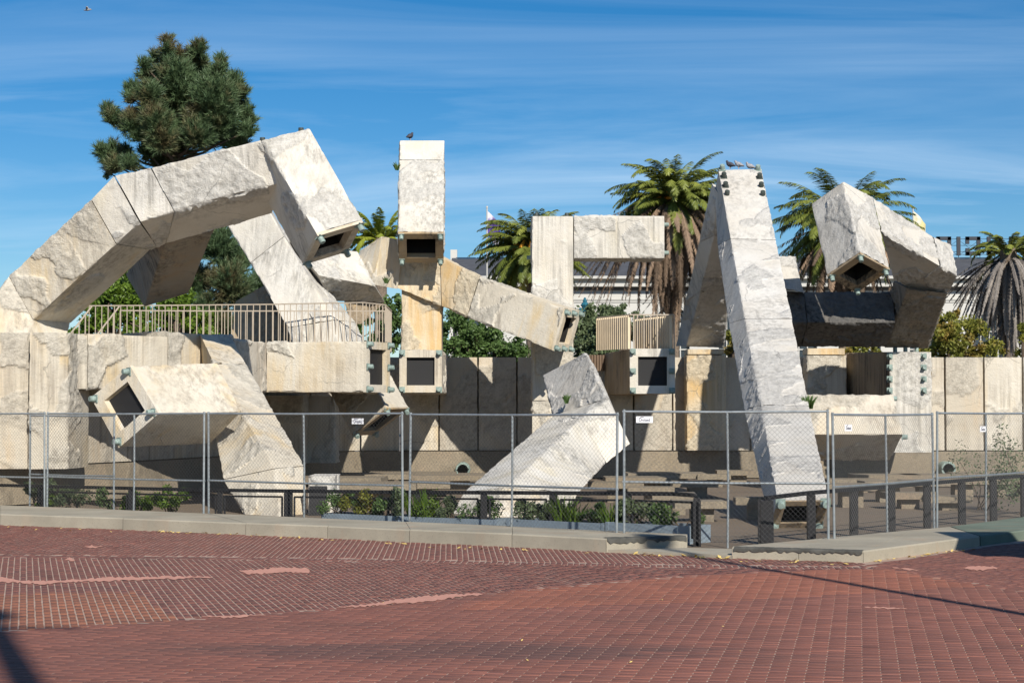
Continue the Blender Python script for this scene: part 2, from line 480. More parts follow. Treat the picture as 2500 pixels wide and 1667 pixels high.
def brickmat():
    t = NT('red_paving_brick')
    a = t.attr('bcol')
    p = t.pos()
    n = t.noise(p, 45, 4, 0.65)
    col = t.mix(t.ramp(n, 0.35, 0.7), a.outputs['Color'], (0.17, 0.085, 0.07))
    col = t.mix(0.55, a.outputs['Color'], col)
    big = t.noise(t.map((0.5, 0.9, 1)), 1.0, 5, 0.6)
    col = t.mix(t.math('MULTIPLY', t.ramp(big, 0.50, 0.70), 0.40), col, (0.11, 0.062, 0.050))
    # tyre-rubber smear across the near paving
    sm = t.noise(t.map((0.28, 2.2, 1), rot=(0, 0, -0.12), loc=(2.2, 0.4, 0)), 1.0, 4, 0.6)
    col = t.mix(t.math('MULTIPLY', t.ramp(sm, 0.60, 0.74), 0.55), col, (0.06, 0.04, 0.038))
    # dark oily smear left on the near bricks
    mp_ = t.map((0.42, 1.5, 0), loc=(0.15, -20.1, 0))
    ln_ = t.n.new('ShaderNodeVectorMath'); ln_.operation = 'LENGTH'; t.l.new(mp_, ln_.inputs[0])
    sm2 = t.math('SUBTRACT', t.math('ADD', t.noise(t.map((0.7, 5.0, 1)), 1.0, 5, 0.65), 0.35), t.math('MULTIPLY', ln_.outputs['Value'], 0.55))
    col = t.mix(t.math('MULTIPLY', t.ramp(sm2, 0.28, 0.55), 0.55), col, (0.07, 0.05, 0.047))
    t.color(col)
    t.set(Roughness=0.82)
    t.bump(n, 0.25, 0.004)
    return t.m
M['brick'] = brickmat()
M['mortar'] = simple('pale_mortar', (0.37, 0.265, 0.21), 0.95, 0.25, 6)
M['pinkmortar'] = simple('pink_mortar_patch', (0.50, 0.25, 0.19), 0.95, 0.12, 8)
def ledgemat(name, base):
    t = NT(name)
    p = t.pos()
    n = t.noise(p, 1.3, 6, 0.62); f = t.noise(p, 55, 3, 0.6)
    col = t.mix(t.ramp(n, 0.35, 0.68), base, tuple(c * 0.74 for c in base))
    col = t.mix(t.ramp(f, 0.55, 0.8), col, tuple(c * 0.6 for c in base))
    s = t.noise(t.map((1.6, 1.6, 0.3), loc=(3, 3, 0)), 1.0, 4, 0.6)
    col = t.mix(t.math('MULTIPLY', t.ramp(s, 0.55, 0.75), 0.4), col, (0.40, 0.25, 0.16))
    t.color(col); t.bump(t.math('ADD', n, f), 0.25, 0.006)
    return t.m
M['ledge'] = ledgemat('grey_ledge_concrete', (0.36, 0.325, 0.255))
M['ledge_dark'] = simple('worn_black_edge', (0.07, 0.068, 0.06), 0.7, 0.5, 6)
M['ledge_green'] = ledgemat('green_painted_concrete', (0.15, 0.185, 0.145))
M['pool'] = concrete('pool_floor_aggregate', (0.225, 0.18, 0.135), (0.22, 0.15, 0.10), (0.10, 0.08, 0.065), 0.4, 0.6, 0.5)
M['ground'] = simple('distant_ground', (0.17, 0.15, 0.13), 0.95, 0.2, 0.3)

# ------------------------------------------------------------------ leaf / needle clouds
def rand_frames(rng, n):
    d = rng.normal(size=(n, 3)); d /= np.linalg.norm(d, axis=1)[:, None]
    e = rng.normal(size=(n, 3)); e -= d * (d * e).sum(1)[:, None]; e /= np.linalg.norm(e, axis=1)[:, None]
    return d, e
def set_tint(me, t, per):
    a = me.attributes.new('tint', 'FLOAT', 'FACE')
    a.data.foreach_set('value', np.repeat(np.asarray(t, dtype=np.float32), per))
def leaves_mesh(name, P, size, rng, tint=None, aspect=0.5, up=0.0):
    n = len(P); d, e = rand_frames(rng, n)
    d[:, 2] += up; d /= np.linalg.norm(d, axis=1)[:, None]
    e -= d * (d * e).sum(1)[:, None]; e /= np.linalg.norm(e, axis=1)[:, None]
    s = (size * rng.uniform(0.6, 1.35, n))[:, None]
    a = P - d * s * 0.5; c = P + d * s * 0.5
    b = P + e * s * aspect * 0.5; f = P - e * s * aspect * 0.5
    V = np.stack([a, b, c, f], 1).reshape(-1, 3)
    me = mesh_quads(name, V, np.arange(4 * n).reshape(-1, 4))
    set_tint(me, rng.random(n) if tint is None else tint, 1)
    return me

# ------------------------------------------------------------------ cast-concrete pieces
RES = 0.038
_segseed = [0]
def sec(p0, p1, p2, p3=None):
    """section corners; the fourth closes the parallelogram"""
    p0, p1, p2 = (np.asarray(p, float) for p in (p0, p1, p2))
    p3 = p0 + p2 - p1 if p3 is None else np.asarray(p3, float)
    return np.stack([p0, p1, p2, p3])
def unit(v): return v / max(1e-9, np.linalg.norm(v))
def segment(parent, A, B, mat, name='tube_segment', capA=True, capB=True, amp=1.0, rough_share=0.36, res=None, gap=0.010, chip=1.0, bulge=0.0):
    """one cast block between the sections A and B with torn, rough patches as real relief"""
    res = res or RES
    _segseed[0] += 1; sd = _segseed[0]
    L = np.mean(np.linalg.norm(B - A, axis=1))
    g = min(0.2, gap / max(L, 0.05))
    A, B = A + (B - A) * g, B + (A - B) * g
    nl = max(2, int(math.ceil(L / res)))
    ns = [max(2, int(math.ceil(max(np.linalg.norm(A[(k + 1) % 4] - A[k]), np.linalg.norm(B[(k + 1) % 4] - B[k])) / res))) for k in range(4)]
    cen = (A.mean(0) + B.mean(0)) / 2
    ringA, ringB, side, corner = [], [], [], []
    for k in range(4):
        for i in range(ns[k]):
            t = i / ns[k]
            ringA.append(A[k] + (A[(k + 1) % 4] - A[k]) * t)
            ringB.append(B[k] + (B[(k + 1) % 4] - B[k]) * t)
            side.append(k); corner.append(i == 0)
    ringA = np.array(ringA); ringB = np.array(ringB); side = np.array(side); corner = np.array(corner)
    n = len(side)
    fn = []
    for k in range(4):
        m = (A[k] + A[(k + 1) % 4] + B[k] + B[(k + 1) % 4]) / 4
        nn = unit(np.cross((A[(k + 1) % 4] - A[k]) + (B[(k + 1) % 4] - B[k]), (B[k] - A[k]) + (B[(k + 1) % 4] - A[(k + 1) % 4])))
        if nn @ (m - cen) < 0: nn = -nn
        fn.append(nn)
    N = np.array([unit(fn[k] + fn[(k - 1) % 4]) if c else fn[k] for k, c in zip(side, corner)])
    T = np.linspace(0, 1, nl + 1)[:, None, None]
    P = (ringA[None] * (1 - T) + ringB[None] * T).reshape(-1, 3)
    NN = np.broadcast_to(N[None], (nl + 1, n, 3)).reshape(-1, 3)
    cor = np.broadcast_to(corner[None], (nl + 1, n)).ravel()
    Q = P + sd * 3.7
    rr = np.random.default_rng(sd)
    rot = np.linalg.qr(rr.normal(size=(3, 3)))[0]
    warp = np.stack([vnoise(Q * 3.1 + k * 9.3, sd + k) - 0.5 for k in range(3)], 1)
    cell = vcell((Q @ rot) * np.array((1.5, 1.0, 1.3)) + warp * 0.22, sd)
    rg = (cell < rough_share).astype(float)
    low = vnoise(Q * 1.3, sd + 5)
    rg = np.clip(rg * np.clip((low - 0.18) * 5, 0, 1), 0, 1)
    lump = vnoise(Q * 5.0, sd + 4) * 0.25 + vnoise(Q * 12.0, sd + 1) * 0.42 + vnoise(Q * 23.0, sd + 2) * 0.33
    d = amp * (rg * (0.088 * (lump - 0.46) + 0.012) + (1 - rg) * 0.004 * (vnoise(Q * 5, sd + 7) - 0.5))
    ch = np.clip(vnoise(Q * 4.5, sd + 8) * 0.6 + vnoise(Q * 12, sd + 9) * 0.4 - 0.46, 0, 1)
    d = np.where(cor, d * 0.35 - chip * (0.005 + 0.075 * ch), d)
    P = P + NN * d[:, None]
    i = np.arange(nl)[:, None] * n; j = np.arange(n)[None]; j2 = (j + 1) % n
    Qd = np.stack([i + j, i + j2, i + n + j2, i + n + j], -1).reshape(-1, 4)
    # outward winding
    fc = P[Qd[0]].mean(0); f0 = np.cross(P[Qd[0, 1]] - P[Qd[0, 0]], P[Qd[0, 3]] - P[Qd[0, 0]])
    flip = f0 @ N[0 if not corner[0] else 1] < 0
    if flip: Qd = Qd[:, ::-1]
    faces = None
    me = mesh_quads(name, P, Qd, smooth=True)
    if capA or capB:
        import bmesh
        bm = bmesh.new(); bm.from_mesh(me); bm.verts.ensure_lookup_table()
        for use, off, rv in ((capA, 0, True), (capB, nl * n, False)):
            if use:
                vs = [bm.verts[off + k] for k in range(n)]
                if rv != flip: vs = vs[::-1]
                try: bm.faces.new(vs)
                except ValueError: pass
        bm.to_mesh(me); bm.free()
    at = me.attributes.new('rough', 'FLOAT', 'POINT')
    at.data.foreach_set('value', rg.astype(np.float32))
    at = me.attributes.new('pit', 'FLOAT', 'POINT')
    at.data.foreach_set('value', lump.astype(np.float32))
    me.set_sharp_from_angle(angle=math.radians(38))
    return link(name, me, parent, M[mat])
def arm(parent, secs, mats, name='tube_segment', open_ends=(False, False), **kw):
    out = []
    for i in range(len(secs) - 1):
        m = mats if isinstance(mats, str) else mats[i]
        out.append(segment(parent, secs[i], secs[i + 1], m, name, capA=not (i == 0 and open_ends[0]), capB=not (i == len(secs) - 2 and open_ends[1]), **kw))
    return out
def boxsec(x0, x1, y0, y1, z):
    return np.array(((x0, y0, z), (x1, y0, z), (x1, y1, z), (x0, y1, z)), float)
_boltme = {}
def bolt_mesh(mat, plate=True, r=0.055, h=0.13):
    key = (mat, plate, r, h)
    if key not in _boltme:
        b = MB()
        if plate: b.box((0, 0, 0.008), (r * 2.7, r * 2.7, 0.016))
        b.tube([(0, 0, 0.0), (0, 0, h - 0.012), (0, 0, h)], [r, r, r * 0.86], 12)
        _boltme[key] = b.mesh('bolt', angle=35); _boltme[key].materials.append(M[mat])
    return _boltme[key]
def bolt(parent, p, nrm, mat='bolt', plate=True, r=0.055, h=0.13, xdir=None):
    o = bpy.data.objects.new('bolt', bolt_mesh(mat, plate, r, h))
    COL.objects.link(o)
    z = Vector(nrm).normalized()
    x = Vector(xdir) if xdir is not None else (Vector((0, 0, 1)) if abs(z.z) < 0.9 else Vector((1, 0, 0)))
    x = (x - z * x.dot(z)).normalized(); y = z.cross(x)
    R = Matrix((x, y, z)).transposed().to_4x4()
    base = parent
    t = Vector((0, 0, 0))
    while base is not None:
        if base.type == 'EMPTY': t += base.location
        base = base.parent
    o.parent = parent
    if parent.type == 'EMPTY':
        o.matrix_parent_inverse = Matrix.Translation(-t)
    o.matrix_basis = Matrix.Translation(Vector(p)) @ R
    return o
def end_frame(parent, S, inward, mat, open_=0.62, depth=0.9, screen=None, bolts='corner', boltmat='bolt', thick=0.05, under=None):
    """framed mouth of a tube: ring, dark duct or grille, bolts"""
    S = np.asarray(S, float); c = S.mean(0); inw = unit(np.asarray(inward, float))
    inner = c + (S - c) * open_
    nrm = -inw
    A0 = S - inw * thick; I0 = inner - inw * thick
    rnd = random.Random(int(abs(c[0]) * 100))
    mb = MB()
    V = list(A0) + list(I0) + list(S + inw * 0.02) + list(inner + inw * 0.10)
    Fc = []
    for k in range(4):
        k2 = (k + 1) % 4
        Fc += [(k, k2, 4 + k2, 4 + k), (8 + k2, 8 + k, k, k2)[::-1][::-1], (4 + k, 4 + k2, 12 + k2, 12 + k)]
    mb.add(V, Fc)
    fr = mb.build('end_frame', M[mat], parent)
    fr.data.attributes.new('rough', 'FLOAT', 'POINT')
    d = MB()
    In = inner + inw * (0.10 if screen is None else 0.05)
    if screen is None:
        Bk = inner + inw * depth
        d.add(list(In) + list(Bk), [(k, (k + 1) % 4, 4 + (k + 1) % 4, 4 + k) for k in range(4)] + [(4, 5, 6, 7)])
        d.build('duct', M['void'], parent)
    else:
        d.add(list(In), [(0, 1, 2, 3)])
        d.build('grille', M['screen'], parent)
    pts = [c + (A0[k] + I0[k] - 2 * c) / 2 for k in range(4)]
    pts = [(A0[k] * 0.62 + I0[k] * 0.38) for k in range(4)]
    if bolts == 'six':
        pts += [(pts[1] + pts[2]) / 2, (pts[3] + pts[0]) / 2]
    if bolts:
        for q in pts: bolt(parent, q, nrm, boltmat)
    return fr
def shift(S, v): return S + np.asarray(v, float)

# ============================== back wall and plinth ==============================
WALL_T, WALL_B = 3.29, 0.76
wall = empty('fountain_wall', (0, 49.2, 0), 'long pale concrete panel wall behind the tubes of the fountain', 'wall')
path = [W(-330, 1100, 31.0), W(-60, 1100, 34.0), W(160, 1100, 35.6), W(300, 1100, 37.6), W(480, 1100, 41.5), W(640, 1100, 45.0), W(780, 1100, 47.6), W(880, 1100, 49.0)]
path = [(p[0], p[1]) for p in path]
flatx = [path[-1][0]]
while flatx[-1] < 17.5: flatx.append(flatx[-1] + 1.062)
path2 = path + [(x, 49.2) for x in flatx[1:]]
# even out the curved stretch into panels of about a metre
pts = []
cum = [0]
for a, b in zip(path, path[1:]): cum.append(cum[-1] + math.hypot(b[0] - a[0], b[1] - a[1]))
npan = int(round(cum[-1] / 1.06))
for k in range(npan + 1):
    s = cum[-1] * k / npan
    i = max(j for j in range(len(cum) - 1) if cum[j] <= s + 1e-6) if k < npan else len(cum) - 2
    t = (s - cum[i]) / (cum[i + 1] - cum[i])
    pts.append((path[i][0] + (path[i + 1][0] - path[i][0]) * t, path[i][1] + (path[i + 1][1] - path[i][1]) * t))
allp = pts + [(x, 49.2) for x in flatx[1:]]
rw = random.Random(5)
for (x0, y0), (x1, y1) in zip(allp, allp[1:]):
    d = np.array((x1 - x0, y1 - y0, 0)); L = np.linalg.norm(d); u = d / L
    nv = np.array((-u[1], u[0], 0))
    off = rw.uniform(-0.02, 0.02)
    a = np.array((x0, y0, 0)) + u * 0.026 + nv * off; b = np.array((x1, y1, 0)) - u * 0.026 + nv * off
    bot = np.stack([a, b, b + nv * 0.25, a + nv * 0.25])
    top = bot.copy(); bot[:, 2] = WALL_B; top[:, 2] = WALL_T
    segment(wall, bot, top, 'wall' if rw.random() < 0.6 else 'cream', 'panel', amp=0.75, rough_share=0.5, res=0.07, gap=0.0, chip=0.25)
bk = MB()     # dark core behind the open joints
for (x0, y0), (x1, y1) in zip(allp, allp[1:]):
    d = np.array((x1 - x0, y1 - y0)); u = d / np.linalg.norm(d); nv = np.array((-u[1], u[0])) 
    a = np.array((x0, y0)) + nv * 0.20; b = np.array((x1, y1)) + nv * 0.20
    a2, b2 = a + nv * 0.3, b + nv * 0.3
    bk.hexa([(*a, 0), (*b, 0), (*b2, 0), (*a2, 0), (*a, WALL_T - .12), (*b, WALL_T - .12), (*b2, WALL_T - .12), (*a2, WALL_T - .12)])
o = bk.build('wall_core', M['streaked'], wall); o.data.attributes.new('rough', 'FLOAT', 'POINT')
# plinth of exposed aggregate, standing a little in front
plinth = empty('fountain_plinth', (0, 48.8, 0), 'low brown exposed aggregate plinth running along the foot of the panel wall', 'plinth')
pp = [allp[i] for i in range(0, len(allp), 3)] + [allp[-1]]
for (x0, y0), (x1, y1) in zip(pp, pp[1:]):
    d = np.array((x1 - x0, y1 - y0, 0)); u = unit(d); nv = np.array((-u[1], u[0], 0))
    a = np.array((x0, y0, 0)) - nv * 0.10; b = np.array((x1, y1, 0)) - nv * 0.10
    bot = np.stack([a - nv * 0.25, b - nv * 0.25, b + nv * 0.3, a + nv * 0.3]); top = np.stack([a, b, b + nv * 0.3, a + nv * 0.3])
    bot[:, 2] = 0.02; top[:, 2] = WALL_B - 0.025
    segment(plinth, bot, top, 'agg', 'plinth_block', amp=0.25, rough_share=0.3, res=0.12, gap=0.004, chip=0.2)
# round water outlets on the plinth
for px, py, lab in ((1130, 1146, 'round grey water nozzle on the plinth left of the bent tube'), (2313, 1144, 'round grey water nozzle on the plinth at the far right')):
    c = W(px, py, 48.62); m = MB()
    m.tube([c + (0, 0.45, 0), c + (0, -0.12, 0), c + (0, -0.14, 0), c + (0, -0.14, 0), c + (0, 0.05, 0)], [0.2, 0.2, 0.19, 0.145, 0.14], 24, cap=False)
    o = m.build('water_nozzle', M['bolt'], None, angle=40); tag(o, lab, 'nozzle')

# ============================== left: big cranked arch ==============================
arch = empty('concrete_arch', W(60, 1140, 34.5), 'huge cranked white concrete arch of square tubes at the left', 'sculpture')
a0 = sec(W(-80, 816, 34.3), W(66, 816, 34.3), W(164, 814, 35.4))
a1 = sec(W(22, 674, 34.6), W(80, 781, 34.6), W(172, 789, 35.9))
a2 = sec(W(222, 488, 33.9), W(283, 596, 33.9), W(369, 609, 35.2))
a3 = sec(W(279, 429, 33.8), W(342, 542, 33.7), W(385, 604, 35.05))
a4 = sec(W(369, 410, 33.6), W(427, 517, 33.6), W(404, 596, 34.95))
a5 = sec(W(637, 341, 33.0), W(694, 444, 33.0), W(664, 521, 34.35))
a6 = sec(W(884, 538, 32.4), W(773, 571, 32.1), W(738, 642, 33.3))
arm(arch, [a0, a1, a2], 'cream', amp=1.0)
arm(arch, [a2, a3, a4, a5], 'white', amp=1.0)
# elbow and hanging mouth
e0 = sec(W(756, 314, 33.1), W(640, 342, 32.95), W(608, 416, 34.15))
arm(arch, [e0, a6], 'white', open_ends=(False, True))
end_frame(arch, a6, (e0 - a6).mean(0), 'cream', open_=0.66, boltmat='bolt')
for q in (W(641, 345, 33.15), W(735, 321, 33.3)):
    bolt(arch, q, (0, -0.2, 1), 'darkbolt', r=.05, h=.07, plate=False)
# short leg hanging in the shade of the arch
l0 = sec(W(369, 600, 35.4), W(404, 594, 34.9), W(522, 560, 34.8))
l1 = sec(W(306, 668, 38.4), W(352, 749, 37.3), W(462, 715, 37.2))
arm(arch, [l0, l1], 'grime_shade')
# base column
cbL, cbR = W(-70, 1142, 34.0), W(160, 1142, 34.4)
for x0, x1, mat in ((-70, 68, 'wall'), (69, 163, 'cream')):
    p0, p1 = W(x0, 1146, 34.0), W(x1, 1142, 34.25)
    S0 = np.array(((p0[0], 34.0, 0.7), (p1[0], 34.25, 0.7), (p1[0] + .1, 35.6, 0.7), (p0[0] + .1, 35.6, 0.7)))
    S1 = S0.copy(); S1[:, 2] = W(0, 810, 34.0)[2] + .0
    segment(arch, S0, S1, mat, 'base_block', rough_share=0.55)

# leg standing behind the arch, running down to the right
leg = empty('leaning_tube', W(800, 830, 42), 'bright square concrete tube slanting down to the right behind the cranked arch', 'sculpture')
b0 = sec(W(520, 495, 45.2), W(627, 462, 45.0), W(668, 520, 45.9))
b1 = sec(W(612, 642, 44.7), W(694, 577, 44.5), W(737, 642, 45.4))
b2 = sec(W(702, 800, 43.7), W(815, 781, 43.5), W(869, 787, 44.4))
b3 = sec(W(725, 870, 43.5), W(838, 872, 43.2), W(905, 870, 44.2))
arm(leg, [b0, b1, b2, b3], ['white', 'white', 'white'], rough_share=0.3)
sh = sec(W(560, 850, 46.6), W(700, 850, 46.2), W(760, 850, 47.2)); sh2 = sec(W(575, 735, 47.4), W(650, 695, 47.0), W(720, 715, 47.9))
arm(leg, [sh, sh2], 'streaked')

# arm joining the leg to the middle, with its upturned elbow
joint = empty('concrete_elbow', W(900, 740, 44), 'short concrete elbow joining the slanting leg to the sloping beam, dark underneath', 'sculpture')
j0 = sec(W(705, 585, 45.2), W(778, 672, 44.3), W(800, 735, 45.3))
j1 = sec(W(873, 615, 46.2), W(916, 698, 45.3), W(940, 738, 46.4))
arm(joint, [j0, j1], 'white')
k0 = sec(W(873, 655, 46.3), W(914, 697, 45.6), W(972, 707, 46.5)); k1 = sec(W(877, 613, 46.6), W(932, 576, 45.9), W(988, 586, 46.8))
arm(joint, [k0, k1], 'cream')
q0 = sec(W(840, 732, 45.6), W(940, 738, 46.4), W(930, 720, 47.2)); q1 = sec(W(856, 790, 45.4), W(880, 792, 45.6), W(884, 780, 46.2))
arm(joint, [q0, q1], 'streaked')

# ============================== middle: upright mouth, sloping beam, lower pillar ==============================
mid = empty('concrete_pillar', W(1030, 1090, 47.5), 'tall upright concrete tube with an open mouth, a pigeon on its top', 'sculpture')
ev = W(1083, 638, 45.9) - W(1083, 567, 45.0)
t0 = sec(W(972, 567, 45.0), W(1083, 567, 45.0), W(1083, 567, 45.0) + ev)
t1 = sec(W(975, 391, 46.4), W(1084, 391, 46.4), W(1084, 391, 46.4) + ev)
t2 = sec(W(976, 343, 46.8), W(1085, 343, 46.8), W(1085, 343, 46.8) + ev)
arm(mid, [t0, t1, t2], 'white', open_ends=(True, False), rough_share=0.4)
end_frame(mid, t0, (t1 - t0).mean(0), 'streaked', open_=0.64)
pl = [W(980, 860, 46.7), W(1078, 860, 46.7)]
p_top = W(0, 690, 46.7)[2]
S0 = boxsec(pl[0][0], pl[1][0], 46.7, 47.75, pl[0][2]); S1 = boxsec(pl[0][0], pl[1][0], 46.7, 47.75, p_top)
segment(mid, S0, S1, 'ochre', 'pillar_block', rough_share=0.25)
bx0, bx1 = W(975, 958, 45.2), W(1079, 855, 45.2)
B0 = np.array(((bx0[0], 45.2, bx0[2]), (bx1[0], 45.2, bx0[2]), (bx1[0], 45.2, bx1[2]), (bx0[0], 45.2, bx1[2])))
segment(mid, B0, shift(B0, (0, 4.0, 0)), 'cream', 'box_tube', capA=False, chip=0.6)
end_frame(mid, B0, (0, 1, 0), 'cream', open_=0.66, screen=True)

beam = empty('sloping_beam', W(1350, 860, 46), 'ochre stained square concrete beam sloping down to the right across the centre', 'sculpture')
s0 = sec(W(940, 585, 46.9), W(945, 693, 46.6), W(985, 700, 47.5))
s1 = sec(W(1075, 628, 46.7), W(1078, 747, 46.5), W(1088, 745, 47.5))
s2 = sec(W(1171, 677, 46.0), W(1141, 774, 45.9), W(1150, 772, 46.9))
s3 = sec(W(1377, 754, 44.4), W(1348, 855, 44.3), W(1388, 857, 45.2))
arm(beam, [s0, s1, s2, s3], ['ochre', 'ochre', 'cream'], open_ends=(False, True), rough_share=0.34)
end_frame(beam, s3, (s2 - s3).mean(0), 'cream', open_=0.64, depth=0.5, bolts='six')
mid_s = s3.mean(0)

# ============================== gallows-shaped post ==============================
gal = empty('concrete_gallows', W(1350, 1240, 46.2), 'upright concrete post with a horizontal arm to the right, like a gallows', 'sculpture')
gx0, gx1 = W(1299, 800, 46.2)[0], W(1400, 800, 46.2)[0]
zt, zm, zb = W(0, 527, 46.2)[2], W(0, 630, 46.2)[2], 0.02
G0 = boxsec(gx0, gx1, 46.2, 47.3, zb); G1 = boxsec(gx0, gx1, 46.2, 47.3, W(0, 978, 46.2)[2]); G2 = boxsec(gx0, gx1, 46.2, 47.3, W(0, 795, 46.2)[2]); G3 = boxsec(gx0, gx1, 46.2, 47.3, zt)
arm(gal, [G0, G1, G2, G3], ['cream', 'cream', 'white'], rough_share=0.3)
gx2 = W(1623, 600, 46.2)[0]
H0 = np.array(((gx1 + .01, 46.22, zm), (gx1 + .01, 47.28, zm), (gx1 + .01, 47.28, zt), (gx1 + .01, 46.22, zt))); H1 = H0.copy(); H1[:, 0] = gx2
segment(gal, H0, H1, 'white', rough_share=0.42)
for z in (zm + 0.16, zt - 0.2):
    bolt(gal, (gx2, 46.5, z), (1, 0, 0)); bolt(gal, (gx0, 46.8, z - 0.1), (-1, 0, 0))
for x in (gx0 + 0.12, gx1 - 0.15): bolt(gal, (x, 46.7, zt), (0, 0, 1), 'darkbolt')

# ============================== walkway with the left balcony ==============================
walk = empty('concrete_walkway', W(500, 955, 38), 'raised concrete walkway at the left carrying the tan railing', 'walkway')
def hbeam(parent, xa, ya, xb, yb, ztA, zbA, depth, mat, **kw):
    """box beam seen from the front: (x, distance) of both front ends"""
    a, b = np.array((xa, ya)), np.array((xb, yb)); u = unit(b - a); nv = np.array((-u[1], u[0])) * depth
    SA = np.array([(*a, zbA), (*(a + nv), zbA), (*(a + nv), ztA), (*a, ztA)]); SB = np.array([(*b, zbA), (*(b + nv), zbA), (*(b + nv), ztA), (*b, ztA)])
    return segment(parent, SA, SB, mat, **kw)
wz1 = W(0, 817, 34.7)[2]; wz0 = W(0, 952, 34.7)[2]
xs = [W(167, 900, 34.7)[0], W(213, 900, 34.95)[0], W(409, 900, 36.3)[0], W(570, 900, 37.9)[0], W(650, 900, 39.9)[0]]
ysd = [34.7, 34.95, 36.3, 37.9, 39.9]
tops = [wz1, wz1 + .03, W(0, 815, 37.1)[2], W(0, 832, 38.9)[2]]
for i, (m, tp) in enumerate(zip(('cream', 'cream', 'cream', 'wall'), tops)):
    hbeam(walk, xs[i], ysd[i], xs[i + 1], ysd[i + 1], tp - 0.001 * i, wz0 + 0.02, 1.3, m, rough_share=0.4)
# square tube ending in a framed grille, turned to the right
tA, tB, tC = W(650, 957, 40.5), W(889, 957, 39.9), W(947, 957, 40.8)
ztp, zbt = W(0, 833, 39.9)[2], W(0, 957, 39.9)[2]
SA = np.array([(tA[0], 40.5, zbt), (tA[0] + .5, 41.4, zbt), (tA[0] + .5, 41.4, ztp), (tA[0], 40.5, ztp)])
SB = np.array([(tB[0], 39.9, zbt), (tC[0], 40.8, zbt), (tC[0], 40.8, ztp), (tB[0], 39.9, ztp)])
segment(walk, SA, SB, 'cream', capB=False, rough_share=0.32)
end_frame(walk, SB, (SA - SB).mean(0), 'cream', open_=0.70, screen=True, bolts='six')
wk2 = SA.copy(); wk3 = SA.copy(); wk3[:, 1] += 4.0; wk3[:, 0] -= 1.5
deck = MB()
dk = [(xs[0], 35.6), (xs[2], 37.0), (xs[3], 38.6), (tA[0], 41.4), (tB[0] - .1, 40.4), (tC[0] - .1, 41.0), (tC[0] - .6, 46.5), (tA[0] - 2, 46.5), (xs[1], 41.0)]
deck.add([(x, y, ztp - 0.10) for x, y in dk] + [(x, y, ztp - 0.45) for x, y in dk], [tuple(range(9)), tuple(reversed(range(9, 18)))] + [((k + 1) % 9, k, 9 + k, 9 + (k + 1) % 9) for k in range(9)])
o = deck.build('deck', M['agg'], walk); o.data.attributes.new('rough', 'FLOAT', 'POINT')
# supports under the walkway
for px, d in ((690, 44.5), (770, 45.6)):
    c = W(px, 1000, d)
    segment(walk, boxsec(c[0] - .5, c[0] + .5, d, d + 1, 0.5), boxsec(c[0] - .5, c[0] + .5, d, d + 1, zbt - .02), 'cream', 'support_block')

# ============================== diamond mouth and its leg (bottom left) ==============================
dia = empty('diamond_tube', W(660, 1262, 31), 'cream concrete tube with a diamond shaped dark mouth at the lower left', 'sculpture')
d0 = sec(W(228, 970, 33.0), W(296, 1093, 32.4), W(394, 1009, 32.0), W(323, 892, 32.6))
d1 = sec(W(455, 960, 34.3), W(513, 1083, 33.6), W(589, 1005, 33.0), W(531, 886, 33.6))
arm(dia, [d0, d1], 'cream', open_ends=(True, False), rough_share=0.2)
end_frame(dia, d0, (d1 - d0).mean(0), 'cream', open_=0.60, screen=True)
g3 = sec(W(466, 819, 38.4), W(489, 816, 37.0), W(561, 818, 37.75))
g0 = sec(W(498, 900, 36.9), W(523, 888, 35.6), W(601, 889, 36.3))
g1 = sec(W(545, 1170, 32.3), W(672, 1143, 31.7), W(744, 1137, 32.5))
g2 = sec(W(596, 1262, 31.6), W(683, 1265, 30.9), W(752, 1262, 31.7))
arm(dia, [g3, g0], 'cream', rough_share=0.15)
arm(dia, [g0, g1, g2], 'cream', rough_share=0.25)
ped = [W(752, 1262, 31.2), W(813, 1160, 31.2)]
segment(dia, boxsec(ped[0][0], ped[1][0], 31.2, 32.3, 0.0), boxsec(ped[0][0], ped[1][0], 31.2, 32.3, ped[1][2]), 'white', 'pedestal', rough_share=0.1)
m = MB(); m.add([W(755, 1262, 31.17), W(799, 1262, 31.17), W(799, 1186, 31.17), W(755, 1186, 31.17)], [(0, 1, 2, 3)])
m.build('grille', M['screen'], dia)

# chute hanging below the balcony mouth
chute = empty('concrete_chute', W(930, 1061, 41), 'square concrete chute hanging mouth down under the balcony grille', 'sculpture')
c1 = sec(W(998, 994, 41.9), W(945, 996, 41.0), W(859, 1061, 41.6))
cd = W(945, 996, 41.0) - W(880, 880, 42.6)
c0 = c1 - cd
arm(chute, [c0, c1], 'cream', open_ends=(False, True))
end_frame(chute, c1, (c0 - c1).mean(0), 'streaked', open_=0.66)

# ============================== bent tube in front of the wall (centre) ==============================
bent = empty('bent_tube', W(1250, 1290, 30), 'kinked white concrete tube rising from the pool in the centre front', 'sculpture')
m0 = sec(W(1133, 1200, 32.8), W(1237, 1190, 31.6), W(1410, 1205, 31.9))
m1 = sec(W(1343, 1019, 37.4), W(1419, 1022, 36.2), W(1480, 1130, 35.9))
mf = sec(W(1085, 1290, 31.3), W(1195, 1296, 30.2), W(1375, 1290, 30.5))
arm(bent, [mf, m0, m1], ['cream', 'white'], rough_share=0.25)
u0 = sec(W(1347, 1015, 37.5), W(1484, 975, 36.3), W(1538, 1083, 35.9))
ua = np.array((W(1345, 1022, 37.5), W(1419, 1024, 36.3), W(1481, 1130, 35.95), W(1481, 1130, 35.95) + (W(1345, 1022, 37.5) - W(1419, 1024, 36.3))))
ub = np.array((W(1350, 1010, 38.0), W(1484, 972, 36.5), W(1538, 1083, 36.1), W(1538, 1083, 36.1) + (W(1350, 1010, 38.0) - W(1484, 972, 36.5))))
